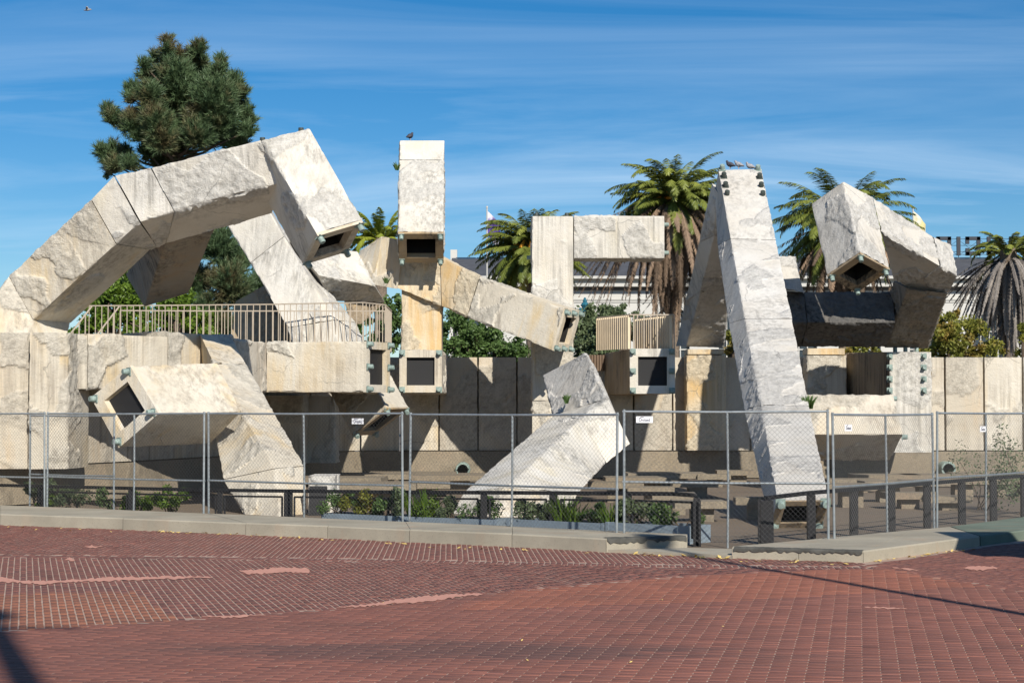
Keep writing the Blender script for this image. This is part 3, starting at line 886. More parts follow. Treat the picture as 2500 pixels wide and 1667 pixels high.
segment(bent, ua, ub, 'white', gap=0.0)
uc = sec(W(1325, 916, 39.4), W(1430, 861, 38.1), W(1470, 930, 38.9))
ub2 = sec(W(1350, 1012, 37.9), W(1484, 974, 36.45), W(1530, 1070, 36.9))
segment(bent, ub2, uc, 'greywhite', rough_share=0.35)

# ============================== balcony with corrugated screens ==============================
balc = empty('screened_balcony', W(1590, 961, 46), 'square concrete balcony box with grille, tan corrugated screens on top', 'balcony')
f0, f1 = W(1538, 961, 45.5), W(1648, 851, 45.5)
b0_, b1_ = W(1476, 961, 49.1), W(1573, 851, 49.1)
bz0, bz1 = f0[2], f1[2]
SF = np.array(((f0[0], 45.5, bz0), (f1[0], 45.5, bz0), (f1[0], 45.5, bz1), (f0[0], 45.5, bz1)))
SBk = np.array(((b0_[0], 49.1, bz0), (b1_[0], 49.1, bz0), (b1_[0], 49.1, bz1), (b0_[0], 49.1, bz1)))
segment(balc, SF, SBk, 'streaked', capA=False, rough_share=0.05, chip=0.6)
end_frame(balc, SF, (0.1, 1, 0), 'white', open_=0.64, screen=True, bolts='six')
def corrugated(parent, a, b, z0a, z0b, z1a, z1b, n, mat, name='corrugated_screen', depth=0.05):
    a, b = np.array(a, float), np.array(b, float); u = unit(b - a); nv = np.array((-u[1], u[0])); L = np.linalg.norm(b - a)
    V, Fq = [], []
    pat = (0, 0, 1, 1)
    K = n * 4
    for k in range(K + 1):
        t = k / K; p = a + (b - a) * t + nv * depth * pat[k % 4]
        V += [(*p, z0a + (z0b - z0a) * t), (*p, z1a + (z1b - z1a) * t)]
    for k in range(K): Fq.append((2 * k, 2 * k + 2, 2 * k + 3, 2 * k + 1))
    nV = len(V)
    V += [(x + nv[0] * .006, y + nv[1] * .006, z) for x, y, z in V]
    Fq += [(nV + 2 * k + 1, nV + 2 * k + 3, nV + 2 * k + 2, nV + 2 * k) for k in range(K)]
    return link(name, mesh_np(name, V, Fq), parent, M[mat])
zq = W(0, 769, 45.5)[2]
corrugated(balc, (f0[0] + 0.03, 45.6), (W(1457, 0, 46.9)[0], 46.9), bz1, bz1, zq, zq - 0.02, 16, 'corrug')
corrugated(balc, (f1[0] - 0.05, 45.6), (W(1550, 0, 47.3)[0], 47.3), bz1, bz1, zq, zq - 0.02, 16, 'corrug')
m = MB()
m.bar((f0[0], 45.57, zq + .01), (f1[0] - .02, 45.57, zq + .01), 0.03)
m.bar((f0[0] + .03, 45.57, zq + .01), (W(1457, 0, 46.9)[0], 46.9, zq + .01), 0.03); m.bar((f1[0] - .05, 45.57, zq + .01), (W(1550, 0, 47.3)[0], 47.3, zq + .01), 0.03)
m.build('top_rail', M['rail'], balc)
for px in (1545, 1554, 1570, 1586, 1602, 1643):
    m = MB(); x = W(px, 0, 45.57)[0]; m.bar((x, 45.57, bz1 - .01), (x, 45.57, zq + .0), 0.028); m.build('baluster', M['rail'], balc)
corrugated(balc, (W(1436, 0, 48.8)[0], 48.8), (W(1476, 0, 48.9)[0], 48.9), W(0, 905, 48.8)[2], W(0, 905, 48.8)[2], W(0, 866, 48.8)[2], W(0, 866, 48.8)[2], 6, 'corrug_dark')

# ============================== right: A-frame ==============================
afr = empty('concrete_a_frame', W(1950, 1290, 28.5), 'tall concrete A-frame, its bright front leg studded with bolts at the top', 'sculpture')
fr = [((1745, 470, 45.0), (1754, 415, 44.0), (1859, 413, 44.0)), ((1752, 600, 42.6), (1784, 583, 41.6), (1894, 586, 41.6)), ((1779, 790, 38.6), (1819, 778, 37.6), (1934, 778, 37.6)),
      ((1817, 1000, 34.2), (1860, 990, 33.2), (1975, 990, 33.2)), ((1880, 1286, 27.85), (1898, 1222, 27.4), (2024, 1220, 27.4))]
fs = [sec(W(*a), W(*b), W(*c)) for a, b, c in fr]
segs = arm(afr, fs, 'greywhite', open_ends=(False, True), rough_share=0.42, amp=0.6, chip=0.6)
end_frame(afr, fs[-1], (fs[-2] - fs[-1]).mean(0), 'streaked', open_=0.66)
fn_ = unit(np.cross(fs[1][1] - fs[0][1], fs[0][2] - fs[0][1]))
if fn_[1] > 0: fn_ = -fn_
for (x, y), mt in (((1763, 414), 'bolt'), ((1767, 433), 'darkbolt'), ((1771, 456), 'darkbolt'), ((1775, 477), 'darkbolt'), ((1850, 415), 'bolt'), ((1854, 435), 'darkbolt'), ((1858, 457), 'darkbolt'), ((1862, 478), 'darkbolt')):
    t = (y - 414) / (585 - 414); d = 44.0 + (41.6 - 44.0) * t
    bolt(afr, W(x, y, d) - fn_ * 0.0, fn_, mt, r=0.06)
bkl = [((1738, 447, 44.9), (1752, 470, 44.1), (1775, 480, 44.4)), ((1706, 592, 46.7), (1744, 575, 45.6), (1790, 590, 45.9)), ((1673, 738, 48.7), (1711, 710, 47.55), (1782, 712, 47.7)), ((1650, 845, 50.7), (1676, 846, 49.6), (1768, 848, 49.7))]
arm(afr, [sec(W(*a), W(*b), W(*c)) for a, b, c in bkl], 'greywhite', rough_share=0.42)
x0, x1 = W(1673, 0, 48.5)[0], W(1768, 0, 48.5)[0]
segment(afr, boxsec(x0, x1, 48.5, 49.6, 0.76), boxsec(x0, x1, 48.5, 49.6, W(0, 866, 48.5)[2]), 'ochre', 'column_block', rough_share=0.3)
segment(afr, boxsec(x0 + .03, x1 - .03, 48.6, 49.5, W(0, 865, 48.5)[2]), boxsec(x0 + .03, x1 - .03, 48.6, 49.5, W(0, 851, 48.5)[2]), 'ochre', 'column_cap', rough_share=0.0)

# ============================== right: hanging twisted arm ==============================
tw = empty('twisted_arm', W(2210, 850, 45), 'twisted concrete arm at the right with a diamond mouth hanging from it', 'sculpture')
h1 = sec(W(2019, 672, 41.7), W(2100, 616, 41.0), W(2172, 656, 41.7)); h0 = sec(W(1981, 498, 42.8), W(2059, 443, 42.1), W(2131, 483, 42.8))
arm(tw, [h0, h1], 'greywhite', open_ends=(False, True), rough_share=0.4)
end_frame(tw, h1, (h0 - h1).mean(0), 'streaked', open_=0.62)
v1 = sec(W(2131, 483, 42.8), W(2150, 564, 42.3), W(2182, 682, 43.8)); v2 = sec(W(2277, 577, 43.6), W(2295, 650, 43.0), W(2217, 702, 44.4)); v3 = sec(W(2320, 597, 44.0), W(2337, 672, 43.4), W(2316, 716, 44.4))
arm(tw, [v1, v2, v3], 'greywhite', rough_share=0.5, amp=1.3)
r1 = sec(W(2182, 686, 44.9), W(2217, 704, 43.95), W(2314, 716, 44.2)); r0 = sec(W(2150, 812, 47.3), W(2160, 849, 46.3), W(2266, 849, 46.6))
arm(tw, [r1, r0], 'grime_shade', rough_share=0.55, amp=1.3)
z1 = sec(W(1962, 712, 45.5), W(1971, 787, 44.7), W(1956, 846, 45.8)); z2 = sec(W(2180, 713, 45.5), W(2186, 788, 44.7), W(2165, 847, 45.8)); z0_ = sec(W(1905, 712, 45.5), W(1915, 787, 44.7), W(1905, 846, 45.8))
arm(tw, [z0_, z1, z2], 'trough_shade', rough_share=0.5, amp=1.3)
y0_ = sec(W(1880, 700, 45.0), W(1962, 714, 45.0), W(1962, 714, 45.9)); y1_ = sec(W(1870, 626, 45.6), W(1939, 626, 45.6), W(1939, 626, 46.5))
arm(tw, [y0_, y1_], 'greywhite')
x0, x1 = W(1965, 0, 48.6)[0], W(2060, 0, 48.6)[0]
segment(tw, boxsec(x0, x1, 48.6, 49.6, 0.76), boxsec(x0, x1, 48.6, 49.6, W(0, 867, 48.6)[2]), 'cream', 'column_block', rough_share=0.5)
segment(tw, boxsec(x0 + .02, x1 - .02, 48.7, 49.5, W(0, 866, 48.6)[2]), boxsec(x0 + .02, x1 - .02, 48.7, 49.5, W(0, 849, 48.6)[2]), 'ochre', 'column_cap', rough_share=0.0)

# bolted block and the low chute beside it
blk = empty('bolted_block', W(2215, 1099, 46), 'white concrete block with two columns of green bolts at the right of the wall', 'sculpture')
k0x, k1x = W(2163, 0, 46.0)[0], W(2264, 0, 46.0)[0]; kb0, kb1 = W(2061, 0, 49.1)[0], W(2180, 0, 49.1)[0]
kz0, kz1 = 0.76, W(0, 859, 46.0)[2]
K0 = np.array(((k0x, 46.0, kz0), (k1x, 46.0, kz0), (k1x, 46.0, kz1), (k0x, 46.0, kz1))); K1 = np.array(((kb0, 49.1, kz0), (kb1, 49.1, kz0), (kb1, 49.1, kz1 + .08), (kb0, 49.1, kz1 + .08)))
segment(blk, K0, K1, 'streaked', 'block', rough_share=0.03)
fz = np.array(((k0x, 45.93, kz0 + .01), (k1x, 45.93, kz0 + .01), (k1x, 46.0, kz0 + .01), (k0x, 46.0, kz0 + .01))); fz1 = fz.copy(); fz1[:, 2] = kz1 - .005
segment(blk, fz, fz1, 'white', 'face_slab', rough_share=0.45, gap=0)
for y in (869, 897, 925, 953):
    for x in (2172, 2255): bolt(blk, W(x, y, 45.92), (0, -1, 0))
for x in (2180, 2205, 2232): bolt(blk, (W(x, 0, 46.2)[0], 46.3, kz1), (0, 0, 1), plate=False)
low = empty('low_chute', W(2100, 1123, 41.5), 'low horizontal concrete tube at the right, lit above and dark rough beneath', 'sculpture')
w0 = sec(W(1930, 963, 41.6), W(1945, 1060, 41.0), W(1960, 1123, 42.0)); w1 = sec(W(2181, 963, 41.6), W(2205, 1060, 41.0), W(2172, 1123, 42.0))
arm(low, [w0, w1], 'wall', rough_share=0.45, amp=1.2)
for q in (w1[0] * .85 + w1[3] * .15, w1[1] * .9 + w1[2] * .1): bolt(low, q, (1, -.15, 0))

# ============================== ground, pool floor, brick plaza ==============================
def sheet(name, pts, z, mat, parent=None):
    m = MB(); m.add([(p[0], p[1], z) for p in pts], [tuple(range(len(pts)))])
    o = m.build(name, M[mat], parent)
    return tag(o, kind='structure') if parent is None else o
sheet('ground', [(-900, -60), (900, -60), (900, 1600), (-900, 1600)], -0.06, 'ground')
pf = [tuple(G(x, y, 0.172)[:2] + np.array((0, -.15))) for x, y in ((-520, 1207), (0, 1233), (508, 1253), (990, 1273), (1480, 1295))] + [tuple(G(x, y)[:2]) for x, y in ((1600, 1343), (1790, 1346))] + [tuple(G(x, y, 0.172)[:2] + np.array((-.2, -.2))) for x, y in ((1950, 1321), (2318, 1287), (2500, 1263), (2760, 1235))] + [(25, 49.5), (-16, 49.5)]
o = sheet('pool_floor', pf, -0.001, 'pool'); o.data.attributes.new('rough', 'FLOAT', 'POINT')
plaza = sheet('brick_plaza', [(-16, 4), (14, 4), (14, 33), (-16, 33)], -0.004, 'mortar')

def poly_px(L): return [tuple(G(x, y)[:2]) for x, y in L]
def inpoly(P, poly):
    x, y = P[:, 0], P[:, 1]; r = np.zeros(len(P), bool); n = len(poly)
    for i in range(n):
        x0, y0 = poly[i]; x1, y1 = poly[(i + 1) % n]
        c = ((y0 > y) != (y1 > y)) & (x < (x1 - x0) * (y - y0) / (y1 - y0 + 1e-12) + x0)
        r ^= c
    return r
Bc = [(-500, 1570), (0, 1540), (436, 1513), (800, 1487), (1250, 1442), (1700, 1404), (1990, 1391), (2150, 1387), (2250, 1402), (2350, 1420), (2500, 1443), (2900, 1500)]
Cc = [(-500, 1345), (0, 1354), (300, 1357), (600, 1360), (1000, 1366), (1300, 1372), (1600, 1378), (1800, 1380), (2110, 1384)]
led_front = [(-520, 1258), (0, 1281), (300, 1292), (600, 1305), (800, 1313), (1000, 1323), (1250, 1334), (1480, 1347), (1678, 1341)]
gapline = [(1678, 1341), (1700, 1356), (1788, 1362), (2110, 1372)]
regR = poly_px(Bc + [(3200, 1780), (-700, 1780)])
regL = poly_px(Bc[:8] + [(2110, 1386)] + [(x, y + 5) for x, y in reversed(Cc)])
regF = poly_px([(x, y - 1) for x, y in Cc] + list(reversed(led_front + gapline)))
regQ = poly_px([(2118, 1378), (2400, 1336), (2640, 1305), (2900, 1320), (2900, 1500), (2500, 1443), (2350, 1420), (2250, 1402), (2150, 1387)])
rng = np.random.default_rng(7)
PITCH, BLEN, JT = 0.069, 0.25, 0.010
def rows(poly, dirv, brk, half=True, jt=(0.012, 0.011)):
    u = unit(np.array(dirv, float)); v = np.array((-u[1], u[0]))
    P = np.array(poly); a = P @ u; b = P @ v
    kb = np.arange(math.floor(b.min() / PITCH), math.ceil(b.max() / PITCH) + 1)
    ka = np.arange(math.floor(a.min() / BLEN) - 1, math.ceil(a.max() / BLEN) + 2)
    KB, KA = np.meshgrid(kb, ka, indexing='ij')
    off = (KB % 2) * 0.5 if half else rng.random(len(kb))[:, None] * np.ones_like(KA)
    C = ((KA + off) * BLEN)[..., None] * u + (KB * PITCH)[..., None] * v
    C = C.reshape(-1, 2)
    m = inpoly(C, poly)
    C = C[m]
    ang = math.atan2(u[1], u[0])
    base = np.array(brk[0]); alt = np.array(brk[1])
    t = rng.random(len(C))[:, None] ** 1.5
    col = base * (1 - t) + alt * t
    col = col * rng.uniform(0.86, 1.13, (len(C), 1))
    odd = rng.random(len(C)); col[odd < 0.018] *= 0.68; col[odd > 0.985] *= 1.28
    return C, np.full(len(C), ang), col, np.tile((BLEN - jt[0], PITCH - jt[1]), (len(C), 1))
red = ((0.245, 0.094, 0.066), (0.195, 0.080, 0.060)); dark = ((0.175, 0.074, 0.058), (0.21, 0.082, 0.06)); orange = ((0.30, 0.118, 0.066), (0.25, 0.10, 0.062))
sets = [rows(regR, (1, -0.193), red, jt=(0.0075, 0.003)), rows(regL, (-0.27, 1), dark, half=False), rows(regF, (-0.035, 1), dark, half=False), rows(regQ, (0.92, 1), dark, half=False)]
# orange patch relaid at the left, warmer apex on the right
pat = poly_px([(-500, 1455), (0, 1449), (330, 1445), (436, 1513), (0, 1540), (-500, 1570)])
C, A, K, S = sets[1]
mk = inpoly(C, pat); K[mk] = np.array(orange[0]) * rng.uniform(0.78, 1.12, (mk.sum(), 1))
C, A, K, S = sets[0]
ap = poly_px([(1250, 1442), (1700, 1404), (1990, 1391), (2150, 1387), (2400, 1430), (1700, 1470), (1100, 1490)])
mk = inpoly(C, ap); K[mk] = np.array((0.30, 0.108, 0.066)) * rng.uniform(0.85, 1.1, (mk.sum(), 1))
# soldier course between the two slanting fields
sc = [np.array(G(x, y)[:2]) for x, y in Cc]
Cs, As = [], []
for a, b in zip(sc, sc[1:]):
    L = np.linalg.norm(b - a); u = (b - a) / L; n = max(1, int(L / PITCH))
    for k in range(n):
        Cs.append(a + u * (k + 0.5) * L / n + np.array((0, -0.16))); As.append(math.pi / 2 - 0.05)
n = len(Cs)
sets.append((np.array(Cs), np.array(As), np.array(dark[0]) * rng.uniform(0.85, 1.25, (n, 1)), np.tile((0.30, PITCH - JT), (n, 1))))
C = np.concatenate([s[0] for s in sets]); A = np.concatenate([s[1] for s in sets]); K = np.concatenate([s[2] for s in sets]); S = np.concatenate([s[3] for s in sets])
nb = len(C)
# size in the picture: the 300 that show largest become bricks of their own
dist = C[:, 1]
vis = (dist > 11.2) & (np.abs(C[:, 0] / dist) < 1250 / F * 0.98)
ca, sa = np.abs(np.cos(A)), np.abs(np.sin(A))
wpx = F * (S[:, 0] * ca + S[:, 1] * sa) / dist; hpx = F * EYE * (S[:, 0] * sa + S[:, 1] * ca) / dist ** 2
score = np.where(vis, wpx * hpx, 0) 
big = np.zeros(nb, bool); big[np.argsort(-score)[:300]] = True
dz = np.clip(rng.normal(0, 0.0013, nb), -0.002, 0.003)
def brick_cols(me, K, per):
    a = me.attributes.new('bcol', 'FLOAT_COLOR', 'FACE')
    c = np.concatenate([K, np.ones((len(K), 1))], 1)
    a.data.foreach_set('color', np.repeat(c, per, axis=0).astype(np.float32).ravel())
def bricks_mesh(name, C, A, S, K, dz):
    n = len(C); co, si = np.cos(A), np.sin(A)
    V = np.zeros((n, 12, 3), np.float32)
    bev = 0.004
    for k, (x, y, ins, z) in enumerate([(sx, sy, b, zz) for b, zz in ((0, -0.03), (0, -bev), (bev, 0)) for sx, sy in ((-1, -1), (1, -1), (1, 1), (-1, 1))]):
        X = x * (S[:, 0] / 2 - ins); Y = y * (S[:, 1] / 2 - ins)
        V[:, k, 0] = C[:, 0] + X * co - Y * si; V[:, k, 1] = C[:, 1] + X * si + Y * co; V[:, k, 2] = z + dz
    q = [(8, 9, 10, 11)] + [(k + o, (k + 1) % 4 + o, (k + 1) % 4 + o + 4, k + o + 4) for o in (0, 4) for k in range(4)]
    Q = (np.arange(n)[:, None, None] * 12 + np.array(q)[None]).reshape(-1, 4)
    me = mesh_quads(name, V.reshape(-1, 3), Q)
    brick_cols(me, K, 9)
    return me
r = ~big
o = link('paving_bricks', bricks_mesh('paving_bricks', C[r], A[r], S[r], K[r], dz[r]), plaza, M['brick']); o['kind'] = 'stuff'
# six shared brick meshes in slightly different reds
shared = []
Kb = K[big]; order = np.argsort(Kb[:, 0])
for grp in np.array_split(order, 6):
    shared.append(bricks_mesh('brick', np.zeros((1, 2)), np.zeros(1), np.array([[BLEN - JT, PITCH - JT]]), Kb[grp].mean(0)[None], np.zeros(1)))
    shared[-1].materials.append(M['brick'])
rank = np.empty(len(order), int); rank[order] = np.arange(len(order))
for i, k in enumerate(np.nonzero(big)[0]):
    o = bpy.data.objects.new('brick', shared[min(5, rank[i] * 6 // len(order))])
    o.location = (C[k, 0], C[k, 1], dz[k]); o.rotation_euler = (0, 0, A[k]); o.scale = (S[k, 0] / (BLEN - JT), 1, 1)
    o.parent = plaza; COL.objects.link(o)
# pink mortar repairs
def patch(pts, z=0.004, wob=2.2, seed=0):
    rr = random.Random(seed); up, dn = [], []
    for i in range(len(pts) - 1):
        (x0, y0, h0), (x1, y1, h1) = pts[i], pts[i + 1]
        n = max(2, int(abs(x1 - x0) / 6))
        for k in range(n):
            t = k / n; x = x0 + (x1 - x0) * t; y = y0 + (y1 - y0) * t; h = h0 + (h1 - h0) * t
            up.append((x, y - h + rr.uniform(-wob, wob) * min(1, h / 2))); dn.append((x + 3, y + h + rr.uniform(-wob, wob) * min(1, h / 2)))
    up.append(pts[-1][:2])
    ring = up + dn[::-1]
    m = MB(); m.add([G(x, y, z) for x, y in ring], [tuple(range(len(ring)))[::-1]])
    m.build('mortar_patch', M['pinkmortar'], plaza)
patch([(583, 1392, 1), (600, 1396, 5), (660, 1393, 6), (700, 1390, 6), (750, 1391, 6), (756, 1392, 1)], seed=1)
patch([(-60, 1414, 6), (10, 1415, 6), (40, 1418, 3), (100, 1421, 4), (170, 1417, 3), (300, 1412, 4), (420, 1409, 3), (520, 1408, 1)], seed=2)
patch([(490, 1503, 0.5), (560, 1505, 3), (600, 1501, 2), (650, 1500, 0.5)], seed=3)
patch([(820, 1482, 0.5), (900, 1476, 3), (960, 1468, 4), (1010, 1464, 7), (1090, 1455, 5), (1180, 1449, 1)], seed=4)
patch([(205, 1333, .5), (230, 1334, 3), (252, 1333, .5)], seed=5); patch([(158, 1365, .5), (170, 1365, 3.5), (184, 1366, .5)], seed=6)
patch([(2345, 1386, .5), (2375, 1387, 4), (2410, 1385, 5), (2436, 1386, .5)], seed=7); patch([(2178, 1385, .5), (2210, 1388, 2), (2245, 1393, .5)], seed=8)
patch([(2108, 1481, .5), (2150, 1483, 2), (2215, 1485, .5)], seed=9)

# ============================== concrete ledges ==============================
LZ = 0.172
def ledge(name, front, back, mat, label, z=LZ):
    f = [G(x, y) for x, y in front]; b = [G(x, y, z) for x, y in back]
    root = empty(name, f[len(f) // 2], label, 'ledge')
    bev = 0.018
    fx = np.array([p[0] for p in f]); bx = np.array([p[0] for p in b])
    nspan = len(f) - 1
    for i in range(nspan):
        # one cast length per span, with a fine open joint
        a0, a1 = f[i], f[i + 1]
        t0, t1 = i / nspan, (i + 1) / nspan
        def bk_(t):
            s_ = t * (len(b) - 1); k = min(int(s_), len(b) - 2); return b[k] + (b[k + 1] - b[k]) * (s_ - k)
        b0, b1 = bk_(t0), bk_(t1)
        j = 0.003
        u_ = unit(a1 - a0) * (j if 0 < i else 0); v_ = unit(a1 - a0) * (j if i < nspan - 1 else 0)
        R4 = [(a0 + u_)[:2], (a1 - v_)[:2], (b1 - v_)[:2], (b0 + u_)[:2]]
        o_ = unit(np.array((a1[1] - a0[1], -(a1[0] - a0[0]), 0)))[:2] * bev
        R4b = [R4[0] - o_, R4[1] - o_, R4[2], R4[3]]
        m = MB(); zz = z + (0.002 if i % 2 else -0.001)
        m.add([(*p, -0.03) for p in R4] + [(*p, zz - bev) for p in R4] + [(*p, zz) for p in R4b],
              [(k, (k + 1) % 4, 4 + (k + 1) % 4, 4 + k) for k in range(4)] + [(4 + k, 4 + (k + 1) % 4, 8 + (k + 1) % 4, 8 + k) for k in range(4)] + [(8, 9, 10, 11)])
        m.build('slab', M[mat], root)
    return root
lb = [(-520, 1207), (0, 1233), (250, 1242), (508, 1253), (750, 1263), (990, 1273), (1250, 1284), (1480, 1295), (1678, 1304)]
L1 = ledge('concrete_ledge', led_front, lb, 'ledge', 'long low grey concrete ledge in front of the fence, left of the gap')
L2 = ledge('concrete_ledge', [(1788, 1362), (1950, 1367), (2108, 1372), (2392, 1332)], [(1790, 1333), (1950, 1319), (2100, 1305), (2300, 1287), (2318, 1285)], 'ledge', 'low wedge-cornered concrete ledge right of the gap in front of the fence', z=0.135)
L3 = ledge('concrete_ledge', [(2394, 1331.5), (2540, 1312), (2800, 1280)], [(2322, 1284.5), (2500, 1261), (2760, 1233)], 'ledge_green', 'green painted end of the low ledge at the right edge', z=0.135)
# worn dark nosings
def nosing(root, pts, w0, w1, LZ=0.172):
    m = MB(); rr = random.Random(3); P = []
    gp_ = [G(x, y) for x, y in pts]
    for a_, b_ in zip(gp_, gp_[1:]):
        for k in range(24): P.append(a_ + (b_ - a_) * k / 24)
    P.append(gp_[-1]); N = len(P)
    d_ = unit(gp_[-1] - gp_[0]); out = np.array((d_[1], -d_[0], 0))
    up = [p + np.array((0, 0, LZ + .006)) - out * w1 * (0.6 + 0.6 * rr.random()) for p in P]
    e1 = [p + np.array((0, 0, LZ + .006)) - out * .016 for p in P]
    e2 = [p + np.array((0, 0, LZ - .017)) + out * .012 for p in P]
    dn = [p + np.array((0, 0, LZ - .017 - w0 * (0.2 + rr.random()))) + out * .012 for p in P]
    m.add(up + e1 + e2 + dn, [(r_ * N + N + k, r_ * N + N + k + 1, r_ * N + k + 1, r_ * N + k) for r_ in range(3) for k in range(N - 1)])
    m.build('worn_nosing', M['ledge_dark'], root)
nosing(L2, [(1792, 1362.2), (1950, 1367), (2106, 1372)], 0.03, 0.10, LZ=0.135)
nosing(L1, [(1482, 1347), (1676, 1341)], 0.05, 0.16)
# little step in the gap between the two ledges
st = empty('concrete_step', G(1730, 1352), 'thin concrete threshold strip between the two ledges', 'step')
m = MB(); a = [G(1484, 1348), G(1700, 1358), G(1787, 1363), G(1787, 1346), G(1679, 1343)]
m.add([(*p[:2], -0.02) for p in a] + [(*p[:2], 0.035) for p in a], [(5, 6, 7, 8, 9)] + [(k, (k + 1) % 5, 5 + (k + 1) % 5, 5 + k) for k in range(5)])
m.build('strip', M['ledge'], st)

# fallen leaves along the ledge
rl = random.Random(12); m = MB()
def leaf_at(p, s):
    a = rl.uniform(0, 6.28); t = rl.uniform(-.5, .5)
    d = Vector((math.cos(a), math.sin(a), t)) * s; e = Vector((-math.sin(a), math.cos(a), rl.uniform(-.4, .4))) * s * .5
    p = Vector(p) + Vector((0, 0, abs(t) * s + 0.004))
    m.add([p - d, p - e * .9 - d * .1, p + d, p + e * .9 - d * .1], [(0, 1, 2, 3)])
for x0, x1, y0, y1, dy_, n in ((380, 640, 1296, 1307, 3, 34), (640, 1000, 1310, 1326, 5, 26), (1000, 1480, 1330, 1352, 5, 16), (1530, 1780, 1352, 1362, 3, 60), (1790, 2100, 1366, 1376, 5, 16), (2110, 2380, 1372, 1338, 4, 46), (0, 380, 1285, 1298, 6, 12)):
    for _ in range(n):
        t = rl.random(); leaf_at(G(x0 + (x1 - x0) * t, y0 + (y1 - y0) * t + rl.uniform(0, dy_)), rl.uniform(0.02, 0.045))
for _ in range(24): leaf_at(G(rl.uniform(0, 2500), rl.uniform(1390, 1660)), rl.uniform(0.008, 0.018))
tag(m.build('fallen_leaves', M['leaf_litter']), 'dry yellow leaves scattered over the bricks and along the ledges', 'leaves', kind='stuff')

# ============================== chain link fence ==============================
def fence_panel(label, xa, ya, xb, yb, mids, midz, signs=(), top=1.755, z0=0.06, lo=0.0, post_l=True, post_r=True, bend=None):
    a = np.array((W(xa, 0, ya)[0], ya, 0)); b = np.array((W(xb, 0, yb)[0], yb, 0)); u = unit(b - a); L = np.linalg.norm(b - a)
    nv = np.array((u[1], -u[0], 0))
    root = empty('chain_link_fence', (a + b) / 2, label, 'fence', 'chain link fence panels along the ledge')
    lean = random.Random(int(xb)).uniform(-.018, .018)
    P = lambda s, z: a + u * s + np.array((0, 0, z)) + nv * lean * z
    r = 0.0175
    for s, on in ((0.02, post_l), (L - 0.02, post_r)):
        if on: m = MB(); m.tube([P(s, lo - 0.02), P(s, top + 0.03)], r, 8); m.build('post', M['galv'], root, angle=40)
    for px in mids:
        x = None
        for k in range(400):
            q = a + u * L * k / 400
            if W(px, 0, q[1])[0] <= q[0]: x = L * k / 400; break
        m = MB(); m.tube([P(x, lo - 0.02), P(x + 0.01, (lo + top) / 2), P(x, top)], r * 0.9, 8); m.build('post', M['galv'], root, angle=40)
    for z, nm in ((top, 'top_rail'), (midz, 'middle_rail')):
        m = MB(); m.tube([P(0, z), P(L * .5, z - 0.008), P(L, z)], r * 0.9, 8); m.build(nm, M['galv'], root, angle=40)
    # woven wire, real strands
    pitch, wz0, wz1 = 0.066, lo + z0, top - 0.01
    H = wz1 - wz0; m = MB(); rr = random.Random(int(xa)); wr = 0.0014
    ph = rr.random() * pitch
    for fam in (1, -1):
        k = -int(H / pitch) - 2
        while k * pitch < L + H + pitch:
            s0 = k * pitch + ph
            s = [s0, s0 + H] if fam == 1 else [s0 + H - H, s0 - H + 0]
            pA, pB = (s0, wz0), (s0 + fam * H, wz1)
            t0, t1 = 0.0, 1.0
            for lim, sign in ((0.03, 1), (L - 0.03, -1)):
                dA = sign * (pA[0] - lim); dB = sign * (pB[0] - lim)
                if dA < 0 and dB < 0: t0, t1 = 1, 0; break
                if dA < 0: t0 = max(t0, dA / (dA - dB))
                if dB < 0: t1 = min(t1, dA / (dA - dB))
            if t1 - t0 > 0.02:
                o_ = fam * 0.003
                q0 = P(pA[0] + (pB[0] - pA[0]) * t0, pA[1] + (pB[1] - pA[1]) * t0) + nv * (0.02 + o_)
                q1 = P(pA[0] + (pB[0] - pA[0]) * t1, pA[1] + (pB[1] - pA[1]) * t1) + nv * (0.02 + o_)
                m.tube([q0, q1], wr, 3, cap=False)
            k += 1
    m.build('wire_mesh', M['wire'], root)
    for px, py in signs: fence_sign(root, a, u, nv, L, px, py)
    return root
def text_mesh(txt, size):
    cu = bpy.data.curves.new('t', 'FONT'); cu.body = txt; cu.size = size; cu.align_x = 'CENTER'; cu.align_y = 'CENTER'; cu.extrude = 0.0006; cu.offset = size * 0.008
    o = bpy.data.objects.new('t', cu); COL.objects.link(o)
    me = bpy.data.meshes.new_from_object(o.evaluated_get(bpy.context.evaluated_depsgraph_get()))
    bpy.data.objects.remove(o); bpy.data.curves.remove(cu)
    return me
UNITED = text_mesh('United', 0.056)
SIGNN = []
